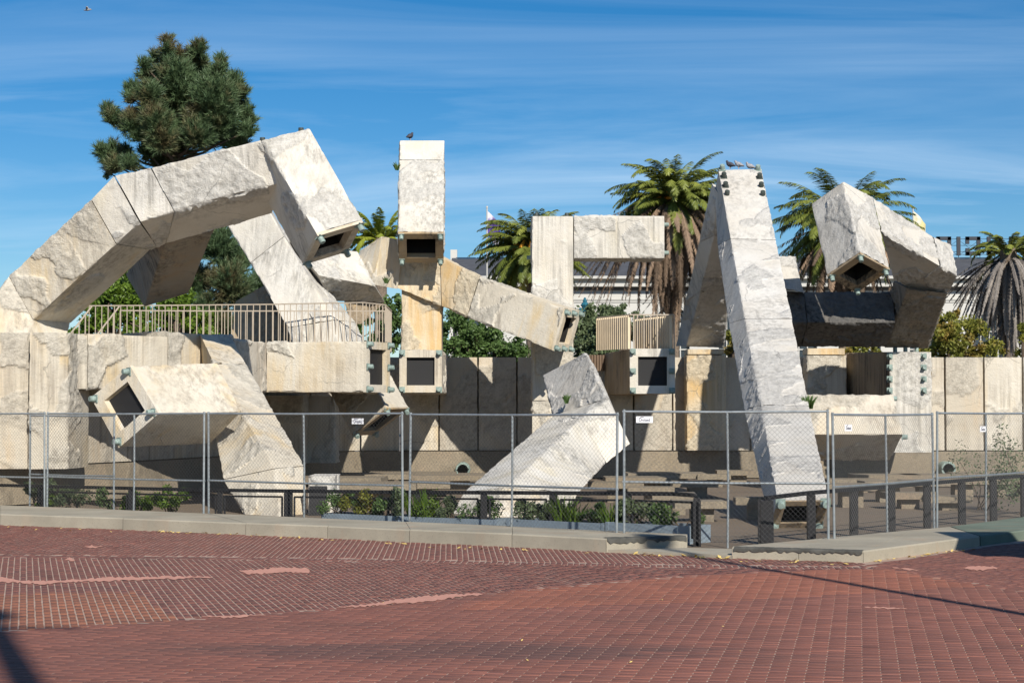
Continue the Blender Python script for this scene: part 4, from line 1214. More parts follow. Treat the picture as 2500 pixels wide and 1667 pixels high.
def fence_sign(root, a, u, nv, L, px, py):
    for k in range(800):
        q = a + u * L * k / 800
        if W(px, 0, q[1])[0] <= q[0]: break
    c = np.array((*q[:2], W(px, py, q[1])[2])) + nv * 0.035
    # a sign hangs on the fence: a thing of its own
    w, h = 0.222, 0.086
    labs = ['small white printed sign on the fence below the balcony chute', 'small white printed sign on the fence beside the bent tube', 'small white printed sign on the fence right of the A-frame foot', 'small white printed sign on the fence at the far right, near the shrubs']
    s = empty('fence_sign', c, labs[len(SIGNN)], 'sign', 'white rental signs on the fence'); SIGNN.append(s)
    R = Matrix(((u[0], 0, nv[0]), (u[1], 0, nv[1]), (0, 1, 0)))      # columns: right, up, out
    m = MB(); uu = Vector(u); vv = Vector((0, 0, 1)); nn = Vector(nv); cc = Vector(c)
    P = [cc + uu * (i * w / 2) + vv * (j * h / 2) + nn * k for k in (0, 0.003) for i, j in ((-1, -1), (1, -1), (1, 1), (-1, 1))]
    m.hexa(P); m.build('board', M['sign'], s)
    me = UNITED.copy(); me.transform(Matrix.Translation(cc + nn * 0.0045 - vv * 0.006) @ R.to_4x4())
    link('lettering', me, s, M['signtxt'])
    arc = MB(); n = 14; V = []
    for k in range(n + 1):
        t = math.radians(170 - 110 * k / n); wd = 0.004 * math.sin(math.pi * (k + .3) / (n + .6)) + 0.0015
        for rr_ in (0.05 - wd, 0.05 + wd): V.append(cc + uu * (-0.025 + rr_ * 1.0 * math.cos(t)) + vv * (-0.012 + rr_ * 0.9 * math.sin(t)) + nn * 0.0045)
    arc.add(V, [(2 * k, 2 * k + 2, 2 * k + 3, 2 * k + 1) for k in range(n)]); arc.build('emblem_arc', M['signtxt'], s)
def fd(px):     # distance of the fence behind the ledge
    X = [0, 508, 990, 1515, 1770, 2020]; D = [31.4, 28.9, 26.7, 23.9, 23.35, 23.4]
    return float(np.interp(px, X, D))
fence_panel('chain link fence panel running off the left edge of the picture', -290, 33.0, 124, 30.9, (), 0.66)
fence_panel('chain link fence panel in front of the diamond mouth', 126, 30.85, 508, 28.9, (336,), 0.68)
fence_panel('second chain link panel leaning close behind the one at the diamond mouth', 84, 31.5, 291, 30.5, (), 0.70, top=1.72)
fence_panel('chain link fence panel before the leg of the diamond tube', 516, 28.85, 989, 26.72, (747,), 0.69, [(880, 1028)])
fence_panel('chain link fence panel across the middle, before the bent tube', 1000, 26.65, 1505, 24.0, (1247,), 0.75, top=1.74)
fence_panel('chain link fence panel closing the gap between the ledges, before the A-frame', 1517, 23.95, 2017, 23.35, (1770,), 0.85, [(1571, 1024)], top=1.78)
fence_panel('chain link fence panel right of the A-frame foot, turning away', 2026, 23.4, 2270, 26.1, (2155,), 0.80, [(2057, 1044)], top=1.74)
fence_panel('chain link fence panel at the far right, turning away past the shrubs', 2274, 26.15, 2540, 29.6, (2393,), 0.82, [(2383, 1047)], top=1.76)

# ============================== black guard rail round the pool ==============================
def guard(label, pts, posts, closed=(True, True), frames=True):
    """pts: (photo column, distance, rail height); posts: columns"""
    xs_ = [p[0] for p in pts]
    def at(px, dz=0.0):
        d = float(np.interp(px, xs_, [p[1] for p in pts])); z = float(np.interp(px, xs_, [p[2] for p in pts]))
        return np.array((W(px, 0, d)[0], d, z + dz))
    root = empty('guard_rail', at(xs_[len(xs_) // 2]) * (1, 1, 0), label, 'railing')
    for p, q in zip(pts, pts[1:]):
        m = MB(); m.bar(at(p[0]), at(q[0]), 0.05, 0.055); m.build('top_rail', M['black'], root)
    for px, w in posts:
        c = at(px); m = MB(); m.box((c[0], c[1], (c[2] - .02) / 2 - .01), (w, w, c[2] - .02)); m.build('post', M['black'], root)
    if frames:
        for (a, wa), (b, wb) in zip(posts, posts[1:]):
            pa, pb = at(a, -0.095), at(b, -0.095); u = unit(pb - pa)
            s = pa + u * (wa / 2 + 0.06); e = pb - u * (wb / 2 + 0.06)
            m = MB(); m.bar(s, e, 0.025, 0.03)
            for q in (s, e): m.bar(q, q * np.array((1, 1, 0)) + np.array((0, 0, 0.09)), 0.03)
            m.build('infill_frame', M['black'], root)
guard('low black steel guard rail behind the planters, left and centre', [(-80, 33.4, 0.45), (300, 31.0, 0.48), (508, 29.7, 0.50), (990, 27.6, 0.555), (1250, 26.4, 0.60), (1640, 24.9, 0.65), (1692, 24.0, 0.67)],
      [(112, 0.10), (330, 0.08), (545, 0.08), (710, 0.13), (965, 0.08), (1022, 0.12), (1182, 0.10), (1350, 0.12), (1530, 0.1), (1696, 0.08)])
guard('low black steel guard rail with stout posts at the right of the pool', [(1862, 24.3, 0.62), (1970, 25.0, 0.66), (2165, 26.7, 0.68), (2410, 29.6, 0.70), (2620, 32.0, 0.72)], [(1864, 0.17), (1972, 0.11), (2075, 0.11), (2166, 0.10), (2252, 0.10), (2336, 0.105), (2412, 0.10), (2487, 0.11), (2570, .1)], frames=False)
gp = empty('gate_post', G(1850, 1331), 'pair of slim black gate posts joined by a hinge bar, at the gap', 'gate post')
for px, d in ((1690, 23.9), (1703, 23.9), (1846, 24.1)):
    x = W(px, 0, d)[0]; m = MB(); m.box((x, d, 0.30), (0.03, 0.03, 0.62)); m.build('post', M['black'], gp)
m = MB(); m.bar((W(1690, 0, 23.9)[0], 23.9, 0.08), (W(1703, 0, 23.9)[0], 23.9, 0.08), 0.02); m.build('hinge_bar', M['black'], gp)

# ============================== stepping blocks in the pool ==============================
rs = random.Random(21)
names = ['under the bent tube', 'near the plinth left of centre', 'behind the planters']
blocks = [(840, 40.5, 1.9, .34), (905, 44, 2.2, .30), (1010, 45.5, 2.2, .28), (1100, 42, 1.7, .34), (1190, 45.5, 1.5, .25), (1010, 38.5, 1.6, .30), (900, 36.5, 2.0, .36),
          (1560, 40, 1.6, .36), (1620, 44, 1.9, .32), (1500, 36, 1.1, .40), (1585, 35, .9, .34), (1690, 38, .95, .34), (1735, 43.5, .8, .3), (1640, 31.5, .75, .38), (1700, 29.5, .85, .34), (1832, 30.2, .62, .36),
          (2070, 40.5, 1.2, .30), (2150, 43.5, 1.6, .30), (2060, 34.0, 0.95, .44), (2150, 36, .95, .42), (2245, 36.5, .9, .42), (2330, 37.5, .9, .42), (2410, 38, .9, .40), (2485, 38.5, .9, .42), (2270, 43.5, 1.6, .3), (2390, 44.5, 1.6, .3), (2200, 33.5, .8, .30), (2300, 33.0, .8, .26), (1790, 46.5, 1.0, .3)]
for i, (px, d, w, h) in enumerate(blocks):
    c = W(px, 0, d)
    t = empty('stepping_block', (c[0], d, 0), None, 'block', 'stepping blocks standing in the dry pool')
    side = 'in the pool left of the bent tube' if px < 1230 else ('between bent tube and A-frame' if px < 1850 else 'right of the A-frame foot')
    order = sorted([b[0] for b in blocks if (b[0] < 1230) == (px < 1230) and (b[0] < 1850) == (px < 1850)] )
    k = sorted([(b[0], b[1]) for b in blocks if (b[0] < 1230) == (px < 1230) and (b[0] < 1850) == (px < 1850)]).index((px, d))
    ordn = ['first', 'second', 'third', 'fourth', 'fifth', 'sixth', 'seventh', 'eighth', 'ninth', 'tenth', 'eleventh', 'twelfth', 'thirteenth', 'fourteenth'][k]
    t['label'] = 'stepping block %s, %s from the left' % (side, ordn)
    rz = rs.uniform(-.06, .06)
    m = MB(); m.box((c[0], d, h - .06), (w, w * .75, 0.12), rz); o = m.build('slab', M['agg'], t); o.data.attributes.new('rough', 'FLOAT', 'POINT')
    m = MB(); m.box((c[0] + w * .06, d, (h - .12) / 2), (w * .42, w * .4, h - .12), rz); o = m.build('stem', M['agg'], t); o.data.attributes.new('rough', 'FLOAT', 'POINT')

# ============================== tan railing on the walkway ==============================
def railing(label, pts, zt, zb, gap, name='metal_railing'):
    root = empty(name, (pts[len(pts) // 2][0], pts[len(pts) // 2][1], zb), label, 'railing')
    for a, b in zip(pts, pts[1:]):
        m = MB(); m.bar((*a, zt), (*b, zt), 0.027, 0.027); m.build('top_rail', M['rail'], root)
        L = math.hypot(b[0] - a[0], b[1] - a[1]); n = max(1, int(round(L / gap)))
        for k in range(n + (1 if (a, b) == (pts[-2], pts[-1]) else 0)):
            t = k / n; x, y = a[0] + (b[0] - a[0]) * t, a[1] + (b[1] - a[1]) * t
            m = MB(); m.box((x, y, (zt + zb) / 2), (0.018, 0.018, zt - zb)); m.build('baluster', M['rail'], root)
    return root
zr = W(0, 748, 38)[2] 
rp = [(W(225, 0, 41.3)[0], 41.3), (W(440, 0, 41.1)[0], 41.1), (tA[0] + .1, 40.75), (tB[0] - .05, 40.08), (tC[0] - .06, 40.95)]
zrl = W(0, 738, 40.0)[2]
railing('tan metal railing along the front edge of the left walkway', rp, zrl, ztp - 0.12, 0.148)
rp2 = [(W(300, 0, 43.2)[0], 43.2), (W(520, 0, 43.4)[0], 43.4), (tC[0] - .1, 43.4), (tC[0] - .08, 41.1)]
railing('tan metal railing along the rear edge of the left walkway', rp2, zrl, ztp - 0.12, 0.17)
hr = empty('stair_handrail', W(200, 815, 37), 'pair of sloping tan handrails at the left end of the walkway', 'handrail')
for (xa, ya, xb, yb, d) in ((163, 826, 224, 748, 41.3), (236, 818, 291, 748, 43.2)):
    m = MB(); m.bar(W(xa, ya, d - .2), W(xb, yb, d), 0.035); m.build('rail', M['rail'], hr)
    for k in range(1, 4):
        t = k / 4; p = W(xa + (xb - xa) * t, ya + (yb - ya) * t, d - .2 * (1 - t)); m = MB(); m.bar(p, (p[0], p[1], ztp - .15), 0.026); m.build('baluster', M['rail'], hr)

# ============================== planters and low plants ==============================
def shrub(name, label, base, w, h, d, mat, n, size, seed, parent_group=None, aspect=0.4, up=0.6, cat='shrub', lobes=7):
    rg_ = np.random.default_rng(seed)
    root = empty(name, base, label, cat, parent_group)
    base = np.asarray(base, float)
    P = []; stems = MB()
    for k in range(lobes):
        c = base + np.array((rg_.uniform(-.5, .5) * w, rg_.uniform(-.4, .4) * d, rg_.uniform(.25, .85) * h))
        r = np.array((w / lobes ** .5 * .55, d * .35, h * .30)) * rg_.uniform(.7, 1.2)
        m_ = n // lobes
        q = rg_.normal(size=(m_, 3)); q /= np.linalg.norm(q, axis=1)[:, None]; q *= rg_.random(m_)[:, None] ** 0.4
        P.append(c + q * r)
        stems.tube([base + np.array((rg_.uniform(-.2, .2) * w, 0, -.02)), (base + c) / 2 + np.array((0, 0, .05)), c], [0.012, 0.009, 0.004], 5)
    P = np.concatenate(P); P[:, 2] = np.maximum(P[:, 2], base[2] + 0.01)
    link('foliage', leaves_mesh('foliage', P, size, rg_, aspect=aspect, up=up), root, M[mat])
    stems.build('stems', M['trunk'], root)
    return root
def ferny(name, label, base, w, h, mat, n, seed, group=None):
    """upright narrow-leaved clump"""
    rg_ = np.random.default_rng(seed); root = empty(name, base, label, 'plant', group); V, Q, T = [], [], []
    base = np.asarray(base, float)
    for k in range(n):
        a = rg_.uniform(0, 6.28); lean = rg_.uniform(.05, .5); L = h * rg_.uniform(.6, 1.05); r0 = rg_.uniform(0, w * .4)
        o_ = base + np.array((math.cos(a) * r0, math.sin(a) * r0, 0)); dr = np.array((math.cos(a) * lean, math.sin(a) * lean, 1)); dr /= np.linalg.norm(dr)
        sd_ = np.array((-math.sin(a + .8), math.cos(a + .8), 0)) * rg_.uniform(.008, .016)
        p1 = o_ + dr * L * .55; p2 = o_ + dr * L + np.array((math.cos(a), math.sin(a), -.4)) * L * lean * .35
        i = len(V); V += [o_ - sd_ * .6, o_ + sd_ * .6, p1 + sd_, p1 - sd_, p2 + sd_ * .2, p2 - sd_ * .2]; Q += [(i, i + 1, i + 2, i + 3), (i + 3, i + 2, i + 4, i + 5)]; t = rg_.random(); T += [t, t]
    me = mesh_quads('blades', np.array(V), np.array(Q)); set_tint(me, T, 1); link('blades', me, root, M[mat])
    return root
plab = ['long blue-grey planter box, leftmost of four behind the fence', 'long blue-grey planter box left of the foot of the bent tube', 'long blue-grey planter box right of the foot of the bent tube', 'long blue-grey planter box, rightmost of four, next to the gap']
PL = [(795, 974, 28.3, 27.45, .20), (980, 1212, 27.4, 26.5, .20), (1242, 1471, 26.4, 25.3, .22), (1481, 1676, 25.25, 24.35, .24)]
for lab, (xa, xb, da, db, h) in zip(plab, PL):
    a = np.array((W(xa, 0, da)[0], da)); b = np.array((W(xb, 0, db)[0], db)); u = unit(b - a); nv = np.array((-u[1], u[0])) * 0.5
    root = empty('planter_box', (*((a + b) / 2), 0), lab, 'planter', 'blue-grey planters behind the fence')
    for p, q in ((a, b), (b, b + nv), (b + nv, a + nv), (a + nv, a)):
        m = MB(); m.bar((*p, h / 2), (*q, h / 2), 0.03, h); m.build('side_panel', M['planter'], root)
    m = MB(); m.add([(*a, h - .05), (*b, h - .05), (*(b + nv), h - .05), (*(a + nv), h - .05)], [(0, 1, 2, 3)]); m.build('soil', M['soil'], root)
    m = MB()
    for q in (a, b): m.box((*q, h / 2), (0.05, 0.05, h + .01), math.atan2(u[1], u[0]))
    m.build('corner_trim', M['planter'], root)
sp = [(830, 28.1, .62, .50, 'leaf', 'bushy green shrub at the left end of the leftmost planter'), (885, 27.9, .55, .52, 'leaf_yel', 'olive tinged shrub in the middle of the leftmost planter'), (945, 27.6, .4, .40, 'leaf', 'low green shrub at the right end of the leftmost planter'),
      (965, 27.4, .35, .58, 'leaf_grey', 'tall dark shrub between the two left planters'), (1060, 27.1, .5, .42, 'leaf_bright', 'bright green shrub in the planter left of the bent tube foot'), (1100, 27.0, .42, .44, 'leaf_grey', 'wispy grey green shrub in the middle of the second planter'),
      (1172, 26.7, .58, .56, 'leaf', 'dense rounded green shrub at the right end of the second planter'), (1290, 26.1, .55, .50, 'leaf_grey', 'feathery grey green shrub at the left end of the third planter'), (1350, 25.9, .4, .42, 'leaf_grey', 'thin shrub in the middle of the third planter'),
      (1455, 25.6, .55, .40, 'leaf', 'dark green shrub at the right end of the third planter'), (1555, 25.1, .55, .52, 'leaf_grey', 'loose grey green shrub in the rightmost planter'), (1655, 24.7, .62, .48, 'leaf', 'glossy green shrub spilling over the right end of the rightmost planter')]
for i, (px, d, w, h, mt, lab) in enumerate(sp):
    shrub('planter_shrub', lab, (W(px, 0, d)[0], d + .2, 0.15), w, h * .8, .34, mt, 1700, 0.055, 40 + i, 'shrubs in the planters')
for i, (px, d, h, lab) in enumerate([(1015, 27.25, .42, 'bright upright fern at the left end of the second planter'), (1043, 27.1, .48, 'tall bright fern in the second planter'), (1375, 25.8, .46, 'slim bright leafy stalk near the middle of the third planter'), (1402, 25.7, .34, 'small bright fern right of centre in the third planter'), (1490, 25.3, .36, 'bright fern at the left end of the rightmost planter')]):
    ferny('fern', lab, (W(px, 0, d)[0], d + .15, 0.16), .25, h, 'leaf_bright', 70, 70 + i, 'ferns in the planters')
wl_ = [(105, 32.6, .5, .52, 'leaf_grey', 'grey green weed behind the fence at the far left'), (190, 32.0, .75, .45, 'leaf_grey', 'spreading grey green weed before the left plinth'), (135, 32.2, .4, .25, 'leaf_bright', 'small bright weed beside the far left fence posts'),
       (300, 31.2, .6, .44, 'leaf', 'green weed under the diamond mouth'), (345, 31.0, .55, .36, 'leaf_bright', 'bright weed right of the second fence post under the diamond mouth'), (425, 30.6, .6, .50, 'leaf_bright', 'yellow green weed before the leg of the diamond tube')]
for i, (px, d, w, h, mt, lab) in enumerate(wl_):
    shrub('weed', lab, (W(px, 0, d)[0], d, 0.02), w, h, .4, mt, 1300, 0.06, 90 + i, 'weeds along the fence')
shrub('pool_shrub', 'thin dark shrub in the pool at the far right', (W(2395, 0, 33)[0], 33, 0), 1.0, 1.35, .8, 'leaf_grey', 900, 0.06, 120)
shrub('pool_shrub', 'taller green shrub at the right edge behind the fence', (W(2500, 0, 31.5)[0], 31.5, 0), 1.0, 1.7, .8, 'leaf_grey', 1600, 0.06, 121)
# little plants rooted in the concrete
ferny('wall_fern', 'green fern growing from the joint on the A-frame front leg', W(1970, 998, 33.6) + np.array((0, -.12, 0)), .22, .26, 'leaf', 130, 130)
ferny('wall_fern', 'small tuft growing on the bent tube', W(1383, 985, 37.35), .1, .22, 'leaf', 40, 131)
ferny('wall_fern', 'small tuft at the corner of the concrete elbow', W(944, 692, 43.7), .12, .18, 'leaf', 40, 132)
ferny('wall_fern', 'tiny tuft sticking out of the left side of the upright tube', W(969, 416, 46.3), .12, .22, 'leaf', 50, 133)

# ============================== trees beyond the wall ==============================
def broad(name, label, lobes, mat, n, size, seed, trunk_px=None, dist=58, cat='tree', group=None):
    """lobes in photo pixels: (x, y, rx, ry)"""
    rg_ = np.random.default_rng(seed); k = dist / F
    cx_ = np.mean([l[0] for l in lobes]); base = W(cx_, 1000, dist); base[2] = -0.06
    root = empty(name, base, label, cat, group); P, T = [], []; tm = MB(); lm = MB()
    area = sum(l[2] * l[3] for l in lobes)
    top = W(cx_, np.mean([l[1] for l in lobes]), dist)
    tm.tube([base, (base + top) / 2, top], [0.14, 0.11, 0.05], 8)
    for (x, y, rx, ry) in lobes:
        m_ = int(n * rx * ry / area); c = W(x, y, dist + rg_.uniform(-.8, .8))
        tm.tube([top * .6 + base * .4, (top + c) / 2, c], [0.07, 0.045, 0.02], 6)
        # clumps inside the lobe give an uneven outline
        nc = max(5, int(rx * ry / 120)); q = rg_.normal(size=(nc, 3)); q /= np.linalg.norm(q, axis=1)[:, None]; q *= rg_.random(nc)[:, None] ** .35
        cc = c + q * np.array((rx * k, min(rx, ry) * k * 1.1, ry * k)); which = rg_.integers(0, nc, m_)
        P.append(cc[which] + rg_.normal(size=(m_, 3)) * k * min(rx, ry) * .17)
        T.append(np.clip(rg_.random(nc)[which] * .5 + rg_.random(m_) * .6, 0, 1))
    P = np.concatenate(P); T = np.concatenate(T)
    link('crown', leaves_mesh('crown', P, size, rg_, T, aspect=.55), root, M[mat]); tm.build('trunk', M['trunk'], root)
    return root
broad('leafy_tree', 'bright green leafy bush behind the left railing, left part', [(195, 800, 30, 30), (225, 770, 35, 40), (265, 740, 40, 55), (300, 715, 40, 45), (320, 770, 45, 50), (250, 790, 40, 40), (345, 800, 40, 35)], 'leaf_bright', 9000, .13, 140, dist=52, cat='bush')
broad('leafy_tree', 'bright green leafy bush behind the left railing, below the hanging leg', [(420, 790, 45, 50), (455, 760, 45, 45), (480, 800, 40, 45), (405, 745, 35, 30), (520, 805, 35, 40), (370, 830, 60, 30)], 'leaf_bright', 9500, .13, 141, dist=52, cat='bush')
broad('leafy_tree', 'dark green tree between the balcony and the lower pillar', [(950, 770, 30, 45), (960, 820, 35, 50), (925, 830, 30, 50), (890, 820, 30, 45), (970, 740, 20, 25)], 'leaf', 8000, .13, 142, dist=60)
broad('leafy_tree', 'dark green tree under the sloping beam', [(1110, 800, 40, 50), (1150, 820, 45, 50), (1200, 830, 45, 45), (1245, 845, 40, 40), (1100, 850, 40, 40), (1180, 860, 60, 30), (1260, 870, 40, 30)], 'leaf', 13000, .13, 143, dist=60)
broad('leafy_tree', 'grey green tree left of the corrugated balcony screens', [(1430, 800, 35, 50), (1460, 770, 35, 40), (1440, 850, 40, 40), (1480, 790, 40, 40), (1410, 840, 25, 45), (1470, 840, 40, 40)], 'leaf_grey', 11000, .13, 144, dist=60)
broad('leafy_tree', 'pale green tree top peeping over the corrugated screen', [(1510, 762, 25, 20), (1525, 780, 35, 22), (1495, 790, 30, 25), (1560, 800, 30, 30)], 'leaf_grey', 5000, .13, 145, dist=66)
broad('leafy_tree', 'small autumn coloured tree right of the twisted arm', [(2320, 790, 35, 35), (2290, 830, 40, 40), (2340, 830, 45, 45), (2380, 810, 35, 35), (2400, 850, 40, 30), (2285, 860, 35, 25), (2320, 765, 22, 18), (2430, 855, 30, 25), (2260, 860, 25, 20), (2350, 870, 60, 20)], 'leaf_yel', 11000, .12, 146, dist=60)
broad('leafy_tree', 'autumn coloured tree glimpsed through the A-frame', [(1795, 850, 25, 35), (1785, 830, 20, 25), (1815, 860, 20, 25), (1780, 870, 30, 20)], 'leaf_yel', 3500, .12, 147, dist=60)
broad('leafy_tree', 'autumn coloured tree glimpsed under the trough of the twisted arm', [(2100, 855, 30, 20), (2130, 860, 25, 18), (2080, 870, 30, 20)], 'leaf_yel', 2800, .12, 148, dist=60)
broad('leafy_tree', 'leafy tree at the far right edge beyond the wall', [(2495, 820, 20, 30), (2500, 860, 25, 25)], 'leaf_yel', 2000, .12, 149, dist=70)

# big pine
def pine(label, dist, seed):
    rg_ = np.random.default_rng(seed); k = dist / F
    L = [(820, 160, 45), (820, 240, 60), (700, 310, 50), (850, 340, 100), (960, 330, 95), (1110, 240, 85), (1110, 340, 80), (1330, 350, 55), (1310, 440, 70), (600, 400, 55), (610, 500, 70), (1090, 520, 170), (1250, 560, 120), (1250, 720, 230), (1450, 570, 95), (1530, 660, 65), (1450, 720, 110), (780, 520, 160), (500, 640, 85), (470, 700, 60), (640, 680, 120), (700, 800, 150), (850, 800, 120), (1050, 760, 130), (1300, 900, 200), (1560, 850, 75), (1600, 920, 70), (1590, 1020, 70), (250, 820, 62), (300, 900, 75), (400, 950, 90), (500, 960, 110), (540, 1050, 80), (490, 860, 60), (190, 1210, 60), (300, 1170, 48), (280, 1280, 100), (400, 1250, 90), (330, 1350, 80), (460, 1330, 70), (630, 1220, 85), (740, 1290, 90), (850, 1260, 90), (900, 480, 150), (950, 640, 190), (860, 720, 160), (900, 920, 190), (720, 940, 150), (940, 1090, 190), (760, 1090, 130), (620, 960, 110), (1150, 880, 160), (880, 1200, 130), (1100, 1050, 150), (1250, 1080, 130), (1430, 1070, 120), (1050, 920, 110), (250, 1420, 35), (1480, 1150, 110)]
    lob = [(200 + x / 3.92, 60 + y / 3.92, r / 3.92) for x, y, r in L]
    lob += [(530, 600, 45), (560, 690, 50), (600, 730, 45), (505, 760, 40), (575, 640, 40), (610, 790, 35), (540, 800, 40), (290, 690, 40), (345, 665, 30), (250, 720, 30), (640, 700, 35), (480, 690, 40), (430, 640, 40), (310, 740, 30)]
    base = W(430, 1000, dist); base[2] = -0.06
    root = empty('pine_tree', base, label, 'tree')
    tr = MB(); axis = [base, W(428, 800, dist), W(425, 560, dist), W(430, 380, dist), W(425, 200, dist)]
    tr.tube(axis, [.34, .30, .24, .15, .05], 10)
    tips, dirs = [], []
    br = MB()
    for (x, y, r) in lob:
        c = W(x, y, dist + rg_.uniform(-1, 1) * (1.6 if 300 < x < 560 and 150 < y < 420 else .5)); r3 = r * k
        s = W(428, min(y + 60, 800), dist)
        br.tube([s, (s + c) / 2 + np.array((0, 0, -.15)), c], [.07, .045, .02], 6)
        nt = max(10, int(r * r / 6.0)); q = rg_.normal(size=(nt, 3)); q /= np.linalg.norm(q, axis=1)[:, None]
        q[:, 2] = q[:, 2] * .9 + .25; q[:, 1] -= .15; q /= np.linalg.norm(q, axis=1)[:, None]
        rad = r3 * rg_.uniform(.2, 1.12, nt)
        tips.append(c + q * rad[:, None]); dd = q + np.array((0, 0, .75)); dirs.append(dd / np.linalg.norm(dd, axis=1)[:, None])
    tips = np.concatenate(tips); dirs = np.concatenate(dirs); n = len(tips); per = 40
    # each tip: a shoot with needles fanning forward
    T0 = np.repeat(tips, per, 0); D0 = np.repeat(dirs, per, 0)
    nd = rg_.normal(size=(n * per, 3)); nd -= D0 * (nd * D0).sum(1)[:, None]; nd /= np.linalg.norm(nd, axis=1)[:, None]
    sp_ = rg_.uniform(.25, 1.1, n * per)[:, None]; nd = D0 + nd * sp_; nd /= np.linalg.norm(nd, axis=1)[:, None]
    al = rg_.uniform(-.32, .12, n * per)[:, None]; st_ = T0 + D0 * al; ln = rg_.uniform(.14, .27, n * per)[:, None]
    e = st_ + nd * ln; wv = np.cross(nd, rg_.normal(size=nd.shape)); wv /= np.linalg.norm(wv, axis=1)[:, None]; wv *= .0125
    V = np.stack([st_ - wv, st_ + wv, e], 1).reshape(-1, 3)
    me = mesh_quads('crown', V, np.arange(len(V)).reshape(-1, 3))
    tt = np.repeat(rg_.random(n) * .75, per) + rg_.random(n * per) * .25
    set_tint(me, tt, 1); link('crown', me, root, M['pine'])
    tr.add(br.v, br.f); tr.build('trunk', M['trunk'], root, smooth=True)
pine('big dark green pine rising behind the cranked arch at the left', 62, 150)

